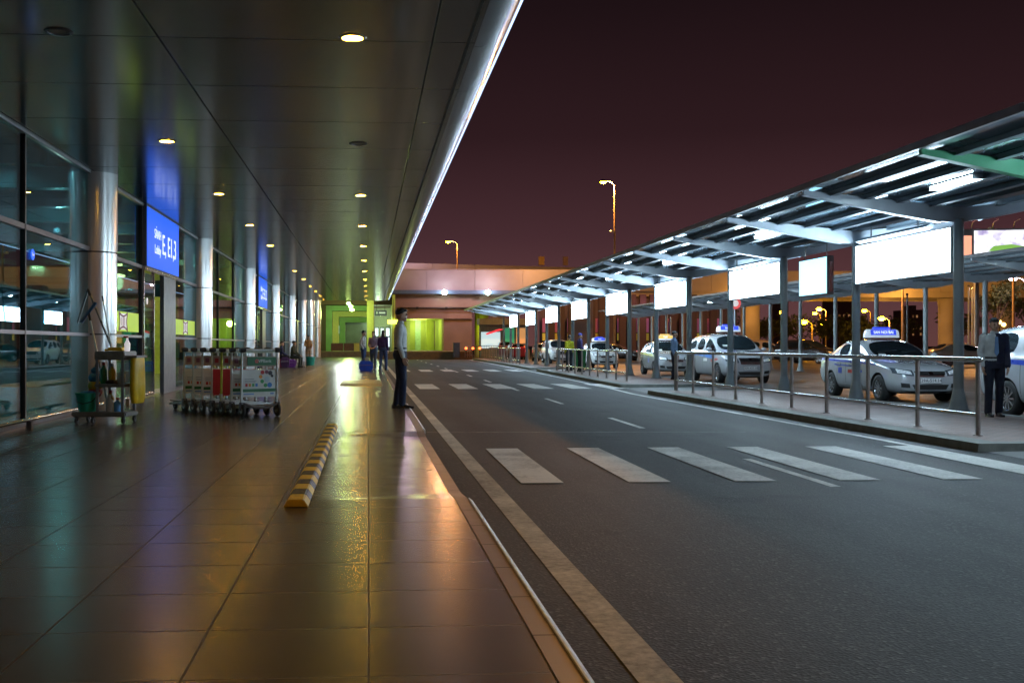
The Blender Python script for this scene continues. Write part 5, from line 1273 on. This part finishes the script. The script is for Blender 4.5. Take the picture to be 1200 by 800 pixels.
# ================================================================== LUGGAGE TROLLEYS
mt_tube_s = M('trolley_steel', (.62,.70,.70), .3, .35); mt_board = M('board_white', (.62,.65,.62), .45, var=.08); mt_bgreen = M('board_green', (.01,.13,.04), .45)
mt_bred = M('board_red', (.45,.02,.02), .45); mt_beige = M('board_beige', (.35,.28,.22), .5); mt_caster = M('caster_rubber', (.03,.03,.03), .6, var=.3)
mt_lgs = M('lime_tube', (.5,.62,.08), .35, .3); mt_orr = M('orange_print', (.6,.25,.03), .5); mt_gp = M('green_print',(.03,.3,.08),.5); mt_bp = M('blue_print',(.03,.2,.55),.5); mt_tp = M('grey_print_m',(.2,.24,.26),.5)
def trolley(label, loc, rz, board='white', lime=False, front=False):
    """handle end faces local -Y, nose towards +Y, width along X"""
    t = thing('luggage_trolley', label, 'luggage trolley', loc, rz, 'nested luggage trolleys')
    w = .29
    for s in (-1,1):
        MB().cyl((s*w,0,.13),(s*w*1.0,-.02,.98),.017,n=12).ball((s*w,-.02,.98),.018,10).build('upright', mt_lgs if (lime and s < 0) else mt_tube_s, t, smooth=.8)
    MB().cyl((-w-.02,-.04,1.0),(w+.02,-.04,1.0),.014,n=10).build('push_bar', mt_tube_s, t, smooth=.8)
    for s in (-1,1): MB().lathe([(.0,-.045),(.03,-.045),(.036,-.02),(.036,.02),(.03,.045),(0,.045)], (s*(w),-.045,1.0), 16, 'x').build('grip', mt_rubber, t, smooth=.9)
    m = MB(); m.box(-w+.02,w-.02,-.045,-.03,.955,.985); m.build('brake_bar', M('brake_grip',(.35,.4,.3),.4), t)
    # boards
    b = MB().box(-w+.018,w-.018,-.012,.006,.30,.70).build('advert_board', {'white': mt_board, 'red': mt_bred, 'beige': mt_board}[board], t)
    if board != 'red':
        MB().box(-w+.02,w-.02,-.016,-.0125,.375,.42).build('green_band', mt_bgreen, b)
        m = MB()
        for q, mm in enumerate((mt_bred, mt_orr, mt_gp, mt_bp)): MB().box(-w+.06+.055*q,-w+.095+.055*q,-.016,-.0125,.455,.50).build('print_block', mm, b)
        MB().box(-w+.05,-w+.2,-.016,-.0125,.56,.57).box(-w+.05,-w+.24,-.016,-.0125,.535,.543).box(-w+.05,-w+.22,-.016,-.0125,.515,.523).build('print_text', mt_tp, b)
        MB().box(-w+.03,-w+.2,-.016,-.0125,.335,.35).build('print_text', mt_bp, b); MB().box(w-.11,w-.05,-.016,-.0125,.335,.355).build('print_mark', mt_bp, b)
        if front:
            rd = random.Random(4)
            for q, (x, z_, r_, mm) in enumerate(((.05,.665,.032,mt_bred),(.12,.67,.03,mt_em),(.18,.655,.035,mt_dk),(.02,.60,.028,mt_orr),(.045,.53,.03,mt_gp),(.10,.47,.03,mt_gp),(.17,.475,.04,mt_bp),(.21,.61,.022,mt_dk),(.13,.56,.045,M('print_sky',(.45,.6,.65),.5)))):
                MB().cyl((x,-.0175,z_),(x,-.0125,z_),r_,n=7+q%3).build('print_leaf', mm, b)
    hb = MB().box(-w+.018,w-.018,-.014,.004,.755,.90).build('header_board', mt_beige if not front else mt_beige, t)
    if front:
        g = MB().box(-w+.09,w-.0,-.024,-.0155,.77,.895).build('header_plate', mt_bgreen, t)
        for a in range(5):
            th = 2*PI*a/5+.3; MB().cyl((-.05+.02*math.cos(th),-.028,.833+.02*math.sin(th)),(-.05+.02*math.cos(th),-.0245,.833+.02*math.sin(th)),.013,n=8).build('logo_petal', M('logo_pink',(.6,.12,.1),.5) if a == 0 else bpy.data.materials['logo_pink'], g)
        textobj('VPBank', .07, M('logo_white',(.7,.75,.72),.5), g, (.085,-.0255,.833), (1,0,0), (0,0,1), extr=.0008)
    else:
        MB().box(-w+.05,-w+.11,-.018,-.0145,.80,.87).build('print_block', mt_em if board != 'red' else mt_bred, hb)
        MB().box(-w+.14,-w+.17,-.018,-.0145,.77,.89).build('print_block', mt_bgreen if board != 'red' else mt_bred, hb)
    m = MB()
    for s in (-1,1):
        m.bar((s*w,0,.16),(s*.17,.85,.10),.035,.03); m.bar((s*w,0,.33),(s*w,.0,.14),.03,.05)
    m.bar((-.17,.85,.10),(.17,.85,.10),.035,.03); m.bar((-.24,.4,.13),(.24,.4,.13),.03,.02); m.bar((-w,0,.2),(w,0,.2),.03,.03)
    m.build('base_frame', mt_tube_s, t)
    MB().box(-.2,.2,.05,.8,.15,.165).build('deck_plate', M('trolley_deck',(.2,.18,.16),.5,.3), t)
    for x, y, r_ in ((-w,-.03,.1),(w,-.03,.1),(-.1,.80,.06),(.1,.80,.06)):
        c = MB().lathe([(r_*.4,-.02),(r_*.85,-.022),(r_,-.012),(r_,.012),(r_*.85,.022),(r_*.4,.02)], (x,y,r_+.001), 22, 'x').build('caster_wheel', mt_caster, t, smooth=.7)
        MB().box(x-.032,x-.025,y-.03,y+.035,r_,r_*2.1).box(x+.025,x+.032,y-.03,y+.035,r_,r_*2.1).box(x-.032,x+.032,y-.03,y+.035,r_*2.1,r_*2.1+.012).build('fork', mt_darkpier, c)
        MB().cyl((x-.023,y,r_),(x+.023,y,r_),r_*.42,n=14).build('hub', mt_tube_s, c)
    if front:
        MB().path([(-.25,-.05,.2),(-.1,-.06,.14),(.1,-.06,.13),(.27,-.05,.19)], .02, 8).build('strap', M('webbing_strap',(.1,.09,.08),.9,bump=.6), t)
    return t
rzT = math.atan2(.30, .47)
A = Vector((-2.95+.24, 17.35+.15, 0)); Bv = Vector((-1.88+.24, 16.0+.15, 0))
for q in range(7):
    p = A.lerp(Bv, q/6)
    lab = ['rearmost luggage trolley, its nose pointing at the dark door pier','second luggage trolley from the door end of the nested row','third luggage trolley from the door end, beside the one with the red board','luggage trolley with its red board half covered, nearer the door','luggage trolley with a lime green upright and red board','luggage trolley just behind the front one of the nested row','front luggage trolley showing its whole green and white advert board'][q]
    trolley(lab, p, rzT, ['white','white','white','red','red','white','white'][q], q == 4, q == 6)

# ================================================================== CLEANING CART
cx, cy = kx(127,15.1), 15.0
K = thing('cleaning_cart', 'grey janitor cart with shelves and a yellow waste bag beside the first column', 'cleaning cart', (cx, cy, 0), R(-8))
mt_gp2 = M('grey_plastic', (.22,.21,.2), .5, var=.2, vs=12); mt_ybag = M('yellow_vinyl', (.8,.52,.01), .35, var=.12, bump=.6, bs=14)
MB().box(-.40,.36,-.25,.25,.10,.165).build('base_tray', mt_gp2, K, bevel=.015)
for x in (-.04,.31):
    for y in (-.22,.22): MB().box(x-.018,x+.018,y-.018,y+.018,.16,.95).build('post', M('cart_post',(.3,.32,.36),.4,.4), K, bevel=.004)
MB().box(-.08,.34,-.24,.24,.50,.545).build('shelf', mt_gp2, K, bevel=.01)
MB().box(-.08,.34,-.24,.24,.87,.99).build('top_tray', mt_gp2, K, bevel=.012)
for x, y in ((-.34,-.2),(-.1,-.22),(.32,-.22),(.32,.2),(-.34,.2)):
    MB().lathe([(.015,-.015),(.045,-.016),(.05,-.008),(.05,.008),(.045,.016),(.015,.015)], (x,y,.051), 18, 'x').box(x-.02,x+.02,y-.02,y+.02,.06,.10).build('caster_wheel', mt_caster, K, smooth=.7)
m = MB(); rr = []
for z_, w, d in ((.28,.06,.17),(.34,.075,.2),(.5,.078,.21),(.7,.075,.2),(.85,.07,.2),(.9,.065,.19)):
    rr.append([(.44+w*math.cos(a)*(1+.06*math.sin(5*a)), d*math.sin(a), z_) for a in [2*PI*i/28 for i in range(28)]])
m.loft(rr); m.build('waste_bag', mt_ybag, K, smooth=.9)
MB().box(.34,.5,-.21,.21,.9,.93).build('bag_frame', mt_gp2, K)
def item(nm, lab, cat, loc): return thing(nm, lab, cat, (cx+loc[0]*math.cos(R(-8))-loc[1]*math.sin(R(-8)), cy+loc[0]*math.sin(R(-8))+loc[1]*math.cos(R(-8)), loc[2]), R(-8))
t = item('mop_bucket', 'teal green bucket with handle on the base of the cleaning cart', 'bucket', (-.22,-.12,.167))
MB().lathe([(0,0),(.115,0),(.15,.23),(.165,.23),(.165,.255),(.14,.255),(.105,.02),(0,.02)], n=28).build('shell', M('teal_plastic2',(.02,.38,.27),.35), t, smooth=.8)
MB().path([(-.155,0,.23),(-.11,-.12,.14),(0,-.165,.11),(.11,-.12,.14),(.155,0,.23)], .006).build('handle', mt_dk, t)
MB().ball((.02,0,.245),.1,n=14,sz=.35).ball((-.06,.03,.25),.05,n=10,sz=.5).build('rag', M('blue_rag',(.05,.25,.5),.8,bump=.6), t, smooth=True)
t = item('cloth_bag', 'blue and yellow red cloth bundle hanging above the green bucket', 'bag', (-.2,.1,.42))
for q, (z_, r_, mm) in enumerate(((.0,.11,M('red_cloth',(.4,.06,.04),.8)),(.09,.115,M('yellow_cloth',(.6,.4,.04),.8)),(.2,.11,M('blue_cloth',(.04,.2,.4),.8)),(.3,.07,bpy.data.materials['blue_cloth']))):
    MB().ball((0,0,z_),r_,n=16,sx=.85,sz=.7).build('fold', mm, t, smooth=True)
MB().path([(0,0,.34),(.02,.02,.45),(.06,.05,.56)], .01).build('cord', mt_dk, t)
rd = random.Random(5)
# things on shelves
for q, (x, y, z_, col, h_, lab) in enumerate(((-.02,-.05,.546,(.02,.2,.07),.28,'dark green bottle on the middle shelf of the cart'),(.1,-.05,.546,(.6,.42,.02),.26,'yellow spray container on the middle shelf of the cart'),(.05,.02,.166,(.55,.3,.05),.27,'orange yellow container low inside the cart'),(.1,-.15,.166,(.5,.48,.5),.22,'white bottle low inside the cart beside the bucket'),(.2,-.12,.166,(.1,.3,.6),.18,'blue bottle low inside the cart'),(.27,-.16,.546,(.45,.42,.38),.2,'pale bottle at the right end of the middle shelf'))):
    t = item('bottle', lab, 'bottle', (x,y,z_)); MB().lathe([(0,0),(.045,0),(.05,.02),(.05,h_*.65),(.02,h_*.82),(.018,h_*.95),(0,h_*.95)], n=18).build('body', M('bottle_%d'%q, col, .35), t, smooth=.8)
    MB().lathe([(.022,h_*.9),(.022,h_*1.05),(0,h_*1.05)], n=12).build('cap', mt_board if q % 2 else mt_bred, t)
t = item('floor_rag', 'crumpled brown and tan rags on the middle shelf of the cart', 'rags', (.2,-.12,.57)); MB().ball((0,0,0),.06,n=14,sz=.5).ball((.05,.03,.01),.045,n=12,sz=.6).build('rag', M('tan_rag',(.3,.17,.1),.9,bump=.7), t, smooth=True); MB().ball((-.1,0,0),.07,n=14,sz=.45).build('fold', M('dark_rag',(.06,.05,.05),.9,bump=.7), t, smooth=True)
t = item('spray_bottle', 'white spray bottle standing on the top tray of the cart', 'bottle', (.33,-.1,.99)); MB().lathe([(0,0),(.035,0),(.04,.1),(.015,.15),(.013,.18),(0,.18)], n=16).build('body', mt_ew, t, smooth=.8); MB().box(-.05,.015,-.012,.012,.18,.205).build('trigger', mt_bred, t)
t = item('cloth_pile', 'yellow and grey cloths piled on the top tray of the cart', 'cloths', (.15,0,.995)); MB().box(-.14,.12,-.12,.12,0,.025).box(-.1,.1,-.1,.1,.026,.045).build('cloth', mt_ybag, t, bevel=.008)
# mops leaning on the column
def stick(lab, a, b, head=None, nm='mop', r=.013, mat=None):
    a = Vector(a); b = Vector(b); t = thing(nm, lab, 'mop', a, 0, 'mops and squeegees leaning by the cart')
    MB().cyl((0,0,0), b-a, r, n=10).build('shaft', mat or mt_tube_s, t, smooth=.8)
    MB().cyl((b-a)*.9, (b-a)*1.0, r*1.3, n=10).build('grip', mt_rubber, t, smooth=.8)
    if head is not None:
        d = Vector(head); MB().bar(b-a-d, b-a+d, .06, .035).build('mop_head', M('mop_blue',(.03,.1,.2),.7) if 'mop_blue' not in bpy.data.materials else bpy.data.materials['mop_blue'], t)
def pt(px, py, Y): X = kx(px,Y); return (X, Y, zz(py,X,Y))
stick('steel mop handle rising from the bucket to a folded blue head', pt(125,467,14.9), pt(104,366,15.3), (.10,0,.14))
stick('dark mop pole leaning right from the apex above the cart', pt(133,412,15.1), pt(103,339,15.5), None, r=.014, mat=M('dark_pole',(.1,.12,.13),.3,.6))
stick('dark mop pole leaning left from the apex above the cart', pt(91,378,15.4), pt(103.5,339,15.55), None, r=.014, mat=bpy.data.materials['dark_pole'])
stick('thin steel broom handle standing in the top tray of the cart', pt(131,409,15.1), pt(120,347,15.3), None, r=.009)
# ================================================================== WORLD, CAMERA
w = bpy.data.worlds.new('World'); sc.world = w; w.use_nodes = True; nt = w.node_tree; N = nt.nodes; L = nt.links
bg = N['Background']; tc = N.new('ShaderNodeTexCoord'); sp = N.new('ShaderNodeSeparateXYZ'); L.new(tc.outputs['Generated'], sp.inputs[0])
cr = N.new('ShaderNodeValToRGB'); L.new(sp.outputs[2], cr.inputs[0]); e = cr.color_ramp.elements
e[0].position = 0; e[0].color = (.115,.047,.044,1); e[1].position = 1; e[1].color = (.004,.0025,.003,1)
for p_, c_ in ((.04,(.10,.041,.044)),(.10,(.06,.024,.029)),(.19,(.026,.0105,.013)),(.30,(.012,.0055,.007)),(.45,(.005,.003,.004))):
    q = e.new(p_); q.color = (*c_, 1)
bg.inputs['Strength'].default_value = 1.0
n = N.new('ShaderNodeTexNoise'); n.inputs['Scale'].default_value = 1.5; n.inputs['Detail'].default_value = 3; L.new(tc.outputs['Generated'], n.inputs['Vector'])
mr = N.new('ShaderNodeMapRange'); mr.inputs['To Min'].default_value = .82; mr.inputs['To Max'].default_value = 1.18; L.new(n.outputs[0], mr.inputs[0])
s1 = N.new('ShaderNodeVectorMath'); s1.operation = 'SCALE'; L.new(cr.outputs[0], s1.inputs[0]); L.new(mr.outputs[0], s1.inputs['Scale']); L.new(s1.outputs[0], bg.inputs[0])

cd = bpy.data.cameras.new('camera'); cam = bpy.data.objects.new('camera', cd); C.objects.link(cam); sc.camera = cam
cam.location = (0,0,1.07); cam.rotation_euler = (R(90), 0, R(-4))
cd.sensor_width = 36; cd.lens = 36*1250/1200; cd.shift_x = (600-519.4)/1200; cd.shift_y = 4.5/1200
cd.clip_start = .05; cd.clip_end = 3000
sc.view_settings.view_transform = 'Standard'; sc.view_settings.look = 'None'; sc.view_settings.exposure = 0; sc.view_settings.gamma = 1; sc.view_settings.use_curve_mapping = False
sc.render.engine = 'CYCLES'; cy_ = sc.cycles
cy_.use_denoising = True; cy_.max_bounces = 8; cy_.diffuse_bounces = 3; cy_.glossy_bounces = 5; cy_.transparent_max_bounces = 12; cy_.transmission_bounces = 4
cy_.sample_clamp_indirect = 2; cy_.caustics_reflective = False; cy_.caustics_refractive = False; cy_.blur_glossy = .3
cy_.use_light_tree = True
